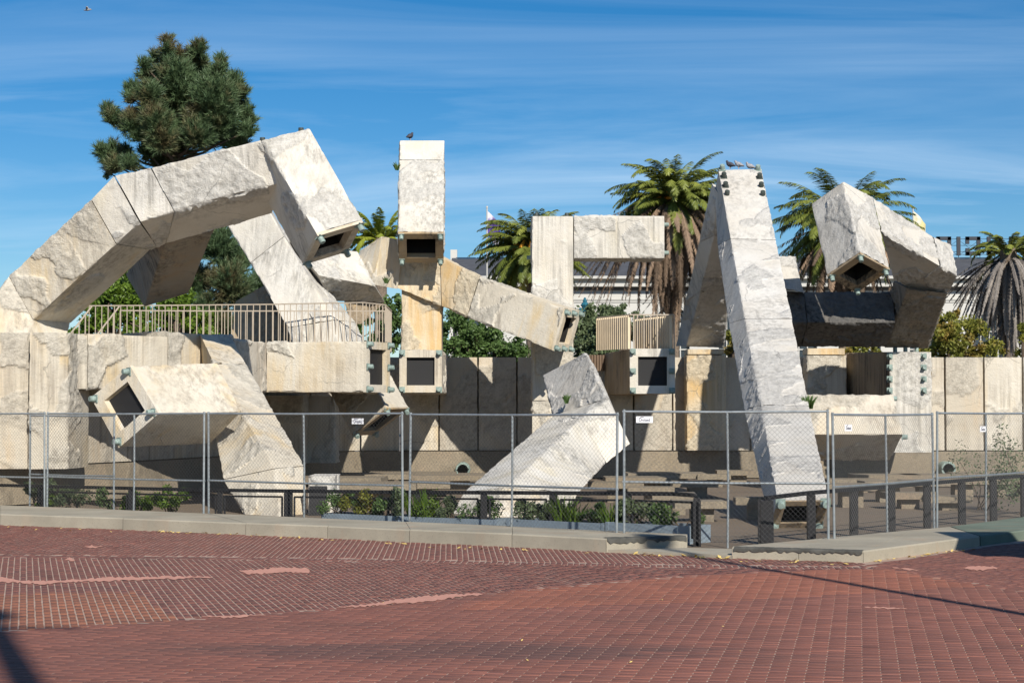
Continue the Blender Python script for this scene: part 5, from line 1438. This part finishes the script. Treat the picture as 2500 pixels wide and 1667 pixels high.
# palms
def palm(label, px, py, dist, R, seed, n_up=26, n_low=26, skirt=0, skirt_len=0, mat='palm', skirt_mat='palm_dead', fruit=True, trunk_r=.32, droop=1.0, yellow=3, ang=(-1.25, 1.35)):
    rg_ = np.random.default_rng(seed); c = W(px, py, dist); base = np.array((c[0], c[1], -0.06))
    root = empty('palm_tree', base, label, 'palm', 'palms beyond the wall')
    k = dist / F; RL = R * k
    tm = MB(); nseg = 14
    tm.tube([base + (c - base) * t + np.array((0, 0, 0)) for t in np.linspace(0, 1, nseg)], [trunk_r * (1.1 if i % 2 else .98) for i in range(nseg)], 14); tm.build('trunk', M['palmtrunk'], root)
    hb = MB(); hb.tube([c + np.array((0, 0, -1.0)), c + np.array((0, 0, -.3)), c + np.array((0, 0, .25)), c + np.array((0, 0, .5))], [trunk_r, trunk_r * 1.5, trunk_r * 1.2, .1], 12); hb.build('crown_heart', M['palmtrunk'], root)
    def frond(V, Q, T, az, el, L, sag, w, tint, hang=False):
        h = np.array((math.cos(az), math.sin(az), 0)); n = 22; p = c + h * trunk_r * .8 + np.array((0, 0, .1 if not hang else -.35)); a = el
        pts_ = [p]
        for i in range(n):
            a -= sag / n * ((0.4 + 1.2 * i / n) if not hang else (2.4 * max(0, 1 - 2.2 * i / n) + .35)); p = p + (h * math.cos(a) + np.array((0, 0, math.sin(a)))) * L / n; pts_.append(p)
        side = np.array((-math.sin(az), math.cos(az), 0))
        for i in range(n):
            p0, p1 = pts_[i], pts_[i + 1]; d = unit(p1 - p0); up = np.cross(side, d)
            r_ = .022 * (1 - i / n) + .006
            j = len(V); V += [p0 - side * r_, p0 + side * r_, p1 + side * r_ * .9, p1 - side * r_ * .9]; Q.append((j, j + 1, j + 2, j + 3)); T.append(min(1, tint + .25))
            if i < 2: continue
            prof = math.sin(math.pi * (0.12 + .86 * i / n)) ** .7
            for s in (-1, 1):
                for q in (0, .25, .5, .75):
                    b = p0 + (p1 - p0) * q; ll = w * prof * rg_.uniform(.8, 1.15)
                    dv = unit(side * s * rg_.uniform(.75, 1.0) + d * rg_.uniform(.55, .9) + up * rg_.uniform(.05, .45) - np.array((0, 0, .25 * droop)))
                    e = b + dv * ll; tw_ = unit(np.cross(dv, up + rg_.normal(size=3) * .3)) * .024
                    j = len(V); m_ = b + dv * ll * .5 - np.array((0, 0, .02)); V += [b - tw_ * .6, b + tw_ * .6, m_ + tw_, m_ - tw_]; Q.append((j, j + 1, j + 2, j + 3)); T.append(tint)
                    j = len(V); e2 = e - np.array((0, 0, .08 * ll * droop)); V += [m_ - tw_, m_ + tw_, e2 + tw_ * .15, e2 - tw_ * .15]; Q.append((j, j + 1, j + 2, j + 3)); T.append(tint)
    def emit(V, Q, T, name, mt):
        me = mesh_quads(name, np.array(V), np.array(Q)); set_tint(me, np.clip(T, 0, 1), 1); link(name, me, root, M[mt])
    V, Q, T = [], [], []
    for i in range(n_up): frond(V, Q, T, 2.4 * i + rg_.uniform(-.3, .3), rg_.uniform(.35, ang[1]), RL * rg_.uniform(.85, 1.08), rg_.uniform(1.0, 2.2), RL * .15, rg_.uniform(.3, 1))
    for i in range(n_low): frond(V, Q, T, 2.4 * i + rg_.uniform(-.3, .3), rg_.uniform(-.75, .4), RL * rg_.uniform(.85, 1.05), rg_.uniform(.5, 1.2), RL * .15, rg_.uniform(.1, .75))
    emit(V, Q, T, 'fronds', mat)
    if yellow:
        V, Q, T = [], [], []
        for i in range(yellow): frond(V, Q, T, -1.57 + rg_.uniform(-1.2, 1.2), rg_.uniform(-1.1, -.5), RL * rg_.uniform(.75, .95), .4, RL * .14, rg_.random())
        emit(V, Q, T, 'yellow_fronds', 'palm_yel')
    if skirt:
        V, Q, T = [], [], []
        for i in range(skirt):
            frond(V, Q, T, rg_.uniform(0, 6.28), rg_.uniform(-.9, .55), skirt_len * k * rg_.uniform(.5, 1.05), rg_.uniform(1.1, 1.7), RL * .085, rg_.random() ** 1.4, hang=True)
        emit(V, Q, T, 'dead_skirt', skirt_mat)
    if fruit:
        m = MB()
        for i in range(14):
            az = rg_.uniform(3.3, 6.1); L = rg_.uniform(.5, 1.0)
            h = np.array((math.cos(az), math.sin(az), 0)); p0 = c + h * .3 + np.array((0, 0, .1)); p1 = p0 + h * L * .6 + np.array((0, 0, .35)); p2 = p0 + h * L + np.array((0, 0, -.1))
            m.tube([p0, p1, p2], [.03, .04, .09], 6)
        m.build('fruit_stalks', M['fruit'], root)
palm('small bright palm crown peeping out left of the upright tube', 930, 592, 92, 108, 201, 34, 14, fruit=False, yellow=0, ang=(0, 1.55), mat='palm_bright')
palm('palm left of the gallows post, half hidden by it', 1300, 610, 95, 150, 202, 48, 60, yellow=6)
palm('tallest palm, with a brown skirt of dead fronds, behind the gallows arm', 1642, 490, 100, 165, 203, 58, 66, skirt=230, skirt_len=330, yellow=2)
palm('palm behind the hanging diamond mouth of the twisted arm', 2060, 545, 95, 190, 204, 48, 66, skirt=110, skirt_len=260, yellow=5)
palm('ragged palm at the far right with a huge grey skirt of dead fronds', 2462, 622, 88, 105, 205, 18, 8, skirt=260, skirt_len=250, skirt_mat='palm_grey', fruit=False, yellow=0)

# ============================== long hall far behind ==============================
hall = empty('long_hall', WZ(1800, 0, 130), 'long grey hall with pale cornice, arched windows and dark roof far behind', 'building')
HD = 130.0
zc0 = W(0, 709, HD)[2]; zc1 = W(0, 676, HD)[2]; zrf = W(0, 630, HD)[2]
hx0, hx1 = W(1098, 0, HD)[0], 62.0
# facade with real arched openings: piers and arch slabs
ARW, ARSP, ARR = 2.5, 4.6, 1.25
ztopw = zc0; zspring = W(0, 790, HD)[2]
def arch_bay(x0, xc, x1):
    m = MB(); n = 12
    pts_ = [(xc - ARR, zspring)] + [(xc - ARR * math.cos(math.pi * k / n), zspring + ARR * math.sin(math.pi * k / n)) for k in range(1, n)] + [(xc + ARR, zspring)]
    for yy in (HD, HD + .6):
        pass
    V, Fq = [], []
    outer = []
    for (x, z) in pts_:
        V += [(x, HD, z), (x, HD, ztopw), (x, HD + .6, z)]
    for k in range(len(pts_) - 1):
        i = 3 * k; Fq += [(i, i + 3, i + 4, i + 1), (i + 2, i + 5, i + 3, i)]
    m.add(V, Fq)
    for xa, xb in ((x0, xc - ARR), (xc + ARR, x1)):
        m.add([(xa, HD, -.06), (xb, HD, -.06), (xb, HD, ztopw), (xa, HD, ztopw), (xa, HD + .6, -.06), (xb, HD + .6, -.06), (xb, HD + .6, ztopw), (xa, HD + .6, ztopw)], [(0, 1, 2, 3), (5, 4, 7, 6), (1, 5, 6, 2), (4, 0, 3, 7)])
    m.build('facade_bay', M['bldg'], hall)
    g = MB(); g.add([(xc - ARR, HD + .5, -.06), (xc + ARR, HD + .5, -.06), (xc + ARR, HD + .5, zspring + ARR), (xc - ARR, HD + .5, zspring + ARR)], [(0, 1, 2, 3)]); w = g.build('window', M['glass'], hall)
    g = MB()
    for q in (-.62, 0, .62): g.bar((xc + q, HD + .44, 0), (xc + q, HD + .44, zspring + ARR * .85), .08)
    for z in np.arange(1.2, zspring + 1, 1.3): g.bar((xc - ARR, HD + .45, z), (xc + ARR, HD + .45, z), .08)
    g.build('mullions', M['bldg_trim'], w)
    g = MB(); n = 14; V = []
    for k in range(n + 1):
        t = math.pi * k / n
        for rr_ in (ARR + .12, ARR + .26): V.append((xc - rr_ * math.cos(t), HD - .05, zspring + rr_ * math.sin(t)))
    g.add(V, [(2 * k, 2 * k + 1, 2 * k + 3, 2 * k + 2) for k in range(n)]); g.build('arch_moulding', M['bldg_trim'], w)
x = hx0
while x < hx1:
    arch_bay(x, x + ARSP / 2, x + ARSP); x += ARSP
m = MB()
for z, p, h in ((W(0, 731, HD)[2], .08, .10), (W(0, 737, HD)[2], .06, .08)): m.box(((hx0 + hx1) / 2, HD - p / 2, z), (hx1 - hx0, p, h))
m.build('string_course', M['bldg_trim'], hall)
m = MB(); m.box(((hx0 + hx1) / 2, HD + .25, (zc0 + W(0, 701, HD)[2]) / 2), (hx1 - hx0, .9, W(0, 701, HD)[2] - zc0)); m.build('frieze', M['dentil'], hall)
for zz0, zz1, p in ((W(0, 701, HD)[2], W(0, 693, HD)[2], .7), (W(0, 693, HD)[2] + .02, W(0, 683, HD)[2], .45), (W(0, 683, HD)[2] + .01, zc1, 1.0)):
    m = MB(); m.box(((hx0 + hx1) / 2, HD - p / 2 + .3, (zz0 + zz1) / 2), (hx1 - hx0, p + .6, zz1 - zz0)); m.build('cornice', M['bldg_trim'], hall)
ry = HD + 5.5
m = MB(); m.add([(hx0, HD - .2, zc1 + .01), (hx1, HD - .2, zc1 + .01), (hx1, ry, W(0, 630, ry)[2]), (hx0, ry, W(0, 630, ry)[2]), (hx0, HD + 14, zc1), (hx1, HD + 14, zc1)], [(0, 1, 2, 3), (3, 2, 5, 4), (0, 3, 4)]); m.build('roof', M['roof'], hall)
zsa, zsb = W(0, 649, ry - 1.6)[2], W(0, 628, ry)[2]
x = hx0 + .3
while x < hx1 - 1:
    m = MB(); P = [(x, ry - 1.9, zsa), (x + 1.5, ry - 1.9, zsa), (x + 1.5, ry + .1, zsb), (x, ry + .1, zsb)]
    m.add(P + [(a, b, c_ - .06) for a, b, c_ in P], [(0, 1, 2, 3), (4, 5, 1, 0), (5, 6, 2, 1), (7, 4, 0, 3), (6, 7, 3, 2)]); m.build('solar_panel', M['solar'], hall); x += 1.56
m = MB(); m.box((W(1097, 0, ry)[0] + .35, ry + .6, zsb + .15), (.5, .5, .9)); m.build('vent', M['bldg'], hall)

# back of the big roof sign: the letters read mirrored from here
SGY = HD + 6.0
sg = empty('roof_sign', WZ(2390, zsb, SGY), 'black steel roof letters seen from behind, reading mirrored, on the far hall', 'sign')
zl0, zl1 = W(0, 624, SGY)[2], W(0, 578, SGY)[2]; LH = zl1 - zl0
GL = {'S': [(0, 1, 1, 1), (0, 1, 0, .5), (0, .5, 1, .5), (1, .5, 1, 0), (0, 0, 1, 0), (1, 1, 1, .8), (0, 0, 0, .2)], 'I': [(.5, 0, .5, 1)], 'C': [(0, 0, 0, 1), (0, 1, 1, 1), (0, 0, 1, 0), (1, 1, 1, .75), (1, 0, 1, .25)],
      'N': [(0, 0, 0, 1), (1, 0, 1, 1), (0, 1, 1, 0)], 'A': [(0, 0, 0, 1), (1, 0, 1, 1), (0, 1, 1, 1), (0, .45, 1, .45)], 'R': [(0, 0, 0, 1), (0, 1, 1, 1), (1, 1, 1, .5), (0, .5, 1, .5), (.5, .5, 1, 0)], 'F': [(0, 0, 0, 1), (0, 1, 1, 1), (0, .52, .8, .52)], 'O': [(0, 0, 0, 1), (1, 0, 1, 1), (0, 1, 1, 1), (0, 0, 1, 0)]}
for ch, px, wpx in (('O', 2185, 36), ('C', 2240, 36), ('S', 2298, 36), ('I', 2334, 8), ('C', 2369, 36), ('N', 2422, 38), ('A', 2476, 38), ('R', 2530, 38), ('F', 2584, 36)):
    m = MB(); xc = W(px, 0, SGY)[0]; wl = wpx * SGY / F; tk = .27
    for (a, b, c_, d_) in GL[ch]:
        f = lambda u_, v_: (xc + wl / 2 - tk / 2 - u_ * (wl - tk) if ch != 'I' else xc, SGY, zl0 + tk / 2 + v_ * (LH - tk))   # mirrored: u runs right to left
        p, q = np.array(f(a, b)), np.array(f(c_, d_)); e = unit(q - p) * tk * .48
        m.bar(p - e, q + e, tk, .22, up=(0, 1, 0)) if False else m.bar(p - e, q + e, .22, tk, up=(1, 0, 0) if abs(q[2] - p[2]) > abs(q[0] - p[0]) else (0, 0, 1))
    m.build('letter', M['steel_sign'], sg)
m = MB(); xa, xb = W(2170, 0, SGY)[0], W(2640, 0, SGY)[0]
for z in (zl0 + .1, zl0 + LH * .22, zl0 + LH * .55, zl1 - .15): m.bar((xa, SGY + .25, z), (xb, SGY + .25, z), .035)
for px in range(2180, 2640, 52):
    x = W(px, 0, SGY)[0]; m.bar((x, SGY + .25, zl0 - .4), (x, SGY + .25, zl1 - .15), .035)
for px in range(2180, 2630, 52):
    x, x2 = W(px, 0, SGY)[0], W(px + 52, 0, SGY)[0]; m.bar((x, SGY + .3, zl0), (x2, SGY + .3, zl1 - .2), .022); m.bar((x2, SGY + .3, zl0), (x, SGY + .3, zl1 - .2), .022)
m.build('support_frame', M['steel_sign'], sg)

# ============================== flags, lamps ==============================
def flag(label, px, ytop, dist, x1, yb, mat, seed):
    c = W(px, ytop, dist); root = empty('flag_pole', (c[0], dist, -0.06), label, 'flag')
    m = MB(); m.tube([(c[0], dist, -.06), (c[0], dist, c[2])], [.06, .04], 8); m.tube([(c[0], dist, c[2]), (c[0], dist, c[2] + .12)], [.07, .05], 8); m.build('pole', M['bldg_trim'], root)
    w = (x1 - px) * dist / F; z0, z1 = W(0, yb, dist)[2], W(0, ytop + 8, dist)[2]; n, k_ = 14, 12; V = []
    for i in range(n + 1):
        for j in range(k_ + 1):
            s, t = i / n, j / k_; drop = s * (z1 - z0) * (.30 + .12 * s)
            V.append((c[0] + .05 + w * s * (1 - .15 * t), dist + .16 * math.sin(7 * s + 3 * t + seed) * s, z1 - drop - (z1 - z0) * (.68 + .1 * s) * t))
    Q = [(i * (k_ + 1) + j, i * (k_ + 1) + j + 1, (i + 1) * (k_ + 1) + j + 1, (i + 1) * (k_ + 1) + j) for i in range(n) for j in range(k_)]
    o = link('cloth', mesh_np('cloth', V, Q, True), root, M[mat])
flag('purple and white flag drooping from a white pole right of the upright tube', 1189, 508, 112, 1220, 600, 'flag_purple', 0)
flag('yellow and white flag showing above the twisted arm', 2229, 508, 112, 2258, 590, 'flag_yellow', 2)
lp = empty('lamp_post', WZ(1111, 0, 66), 'slim dark lamp post behind the sloping beam, in front of the trees', 'lamp post')
m = MB(); m.tube([WZ(1111, 0, 66), WZ(1111, 6.1, 66)], [.10, .075], 10); m.build('pole', M['lamp'], lp)
m = MB(); m.tube([WZ(1111, 6.1, 66), WZ(1111, 6.3, 66), WZ(1111, 6.7, 66), WZ(1111, 6.8, 66)], [.08, .22, .16, .03], 10); m.build('lantern', M['lamp'], lp)
tl = empty('iron_ornament', WZ(1425, 0, 80), 'teal ironwork street light head beside the end of the sloping beam', 'street light')
m = MB(); m.tube([WZ(1415, 0, 80), W(1415, 770, 80)], [.09, .07], 8); m.build('pole', M['teal'], tl)
m = MB()
for (x, y, r) in ((1428, 735, .10), (1428, 745, .20), (1428, 752, .12), (1418, 760, .15), (1416, 768, .14)): 
    c = W(x, y, 80); m.tube([c + np.array((0, 0, -.16)), c, c + np.array((0, 0, .16))], [r * .4, r, r * .35], 8)
m.bar(W(1416, 772, 80), W(1428, 748, 80), .09); m.build('finial', M['teal'], tl)

# ============================== birds ==============================
def pigeon(label, p, yaw, mat, lying=False, s=1.0):
    root = empty('pigeon', p, label, 'pigeon'); p = np.asarray(p, float)
    h = np.array((math.cos(yaw), math.sin(yaw), 0)); z = np.array((0, 0, 1.0)); sd_ = np.cross(z, h)
    up = .03 if lying else .08
    def q(f, u_, l=0): return p + (h * f + z * (u_ + up) + sd_ * l) * s
    m = MB()
    m.tube([q(-.20, .0), q(-.12, .035), q(-.04, .06), q(.04, .085), q(.09, .12), q(.115, .165), q(.13, .195), q(.15, .2), q(.175, .19)], [.012, .035, .062, .066, .05, .032, .033, .026, .004], 10)
    o = m.build('body', M[mat], root, smooth=True)
    for l in (-1, 1):
        m = MB(); m.tube([q(.05, .09, .05 * l), q(-.06, .055, .064 * l), q(-.2, .01, .03 * l)], [.02, .035, .006], 8); m.build('wing', M[mat], root, smooth=True)
    if not lying:
        m = MB()
        for l in (-.025, .025): m.bar(q(.0, .01, l), q(.01, -.08, l), .01)
        m.build('legs', M['fruit'], root)
pigeon('dark pigeon perched on top of the upright tube', W(1001, 343, 47.0) + np.array((0, 0, .01)), 0.9, 'pigeon', s=.68)
pigeon('dark pigeon perched at the left on top of the A-frame', W(1783, 412, 44.9), 2.7, 'pigeon', s=.68)
pigeon('pale grey pigeon standing on top of the A-frame', W(1804, 412, 45.0), 2.9, 'pigeon_pale', s=.68)
pigeon('pigeon resting low on top of the A-frame, right of the other two', W(1832, 413, 44.9), 3.1, 'pigeon_pale', True, s=.68)
gl = empty('gull', W(213, 25, 110), 'tiny bird flying in the sky at the upper left', 'bird'); c = W(213, 25, 110); m = MB()
m.tube([c + np.array((-.22, 0, -.02)), c, c + np.array((.2, 0, .03)), c + np.array((.28, 0, .02))], [.02, .07, .05, .01], 8); m.build('body', M['gull'], gl, smooth=True)
for s in (-1, 1):
    m = MB(); a, b, d_ = c + np.array((.05, 0, .03)), c + np.array((.08, s * .2 - .1, .16)), c + np.array((-.25 * s - .1, s * .3, .12 + .06 * s))
    m.add([a, b, d_, a + (-.14, 0, 0), b + (-.1, 0, -.02)], [(0, 1, 4, 3), (1, 2, 4)]); m.build('wing', M['gull'], gl)

# ============================== lamp posts standing behind the photographer (their shadows fall into view) ==============================
def street_lamp(label, x, y, h, r, arms=True):
    root = empty('street_lamp', (x, y, 0), label, 'street lamp')
    m = MB(); m.tube([(x, y, -.05), (x, y, .8), (x, y, .82), (x, y, h)], [r * 1.7, r * 1.6, r * 1.05, r * .8], 12); m.build('pole', M['lamp'], root)
    m = MB(); m.tube([(x, y, h), (x, y, h + .15), (x, y, h + .5), (x, y, h + .65)], [r, .24, .18, .04], 12); m.build('lantern', M['lamp'], root)
    if arms:
        m = MB(); m.bar((x - .7, y, h - .4), (x + .7, y, h - .4), .07); m.build('cross_arm', M['lamp'], root)
street_lamp('slim lamp post standing off to the right of the photographer', 7.05, 8.6, 10.4, .075, False)
street_lamp('stout lamp post with a cross arm standing behind the photographer', 1.80, -2.2, 12.6, .15)

ks = empty('shadow_kiosk', (9.0, 18.6, 0), 'added kiosk-shaped block out of view to the right, casting shade on the ledge', 'shadow caster')  # unseen block, added to throw shade over the right ledge and bricks
m = MB(); m.box((9.0, 18.6, 1.75), (2.4, 2.0, 3.5)); m.build('body', M['ledge_green'], ks)
m = MB(); m.box((9.0, 18.6, 3.6), (2.9, 2.5, .18)); m.add([(7.6, 17.4, 3.69), (10.4, 17.4, 3.69), (10.4, 19.8, 3.69), (7.6, 19.8, 3.69), (9.0, 18.6, 4.5)], [(0, 1, 4), (1, 2, 4), (2, 3, 4), (3, 0, 4)]); m.build('roof', M['ledge_green'], ks)  # roof of the added shadow kiosk, out of view
m = MB(); m.box((9.0, 17.58, 1.5), (1.7, .04, 1.6)); m.build('shadow_kiosk_shutter', M['roof'], ks)
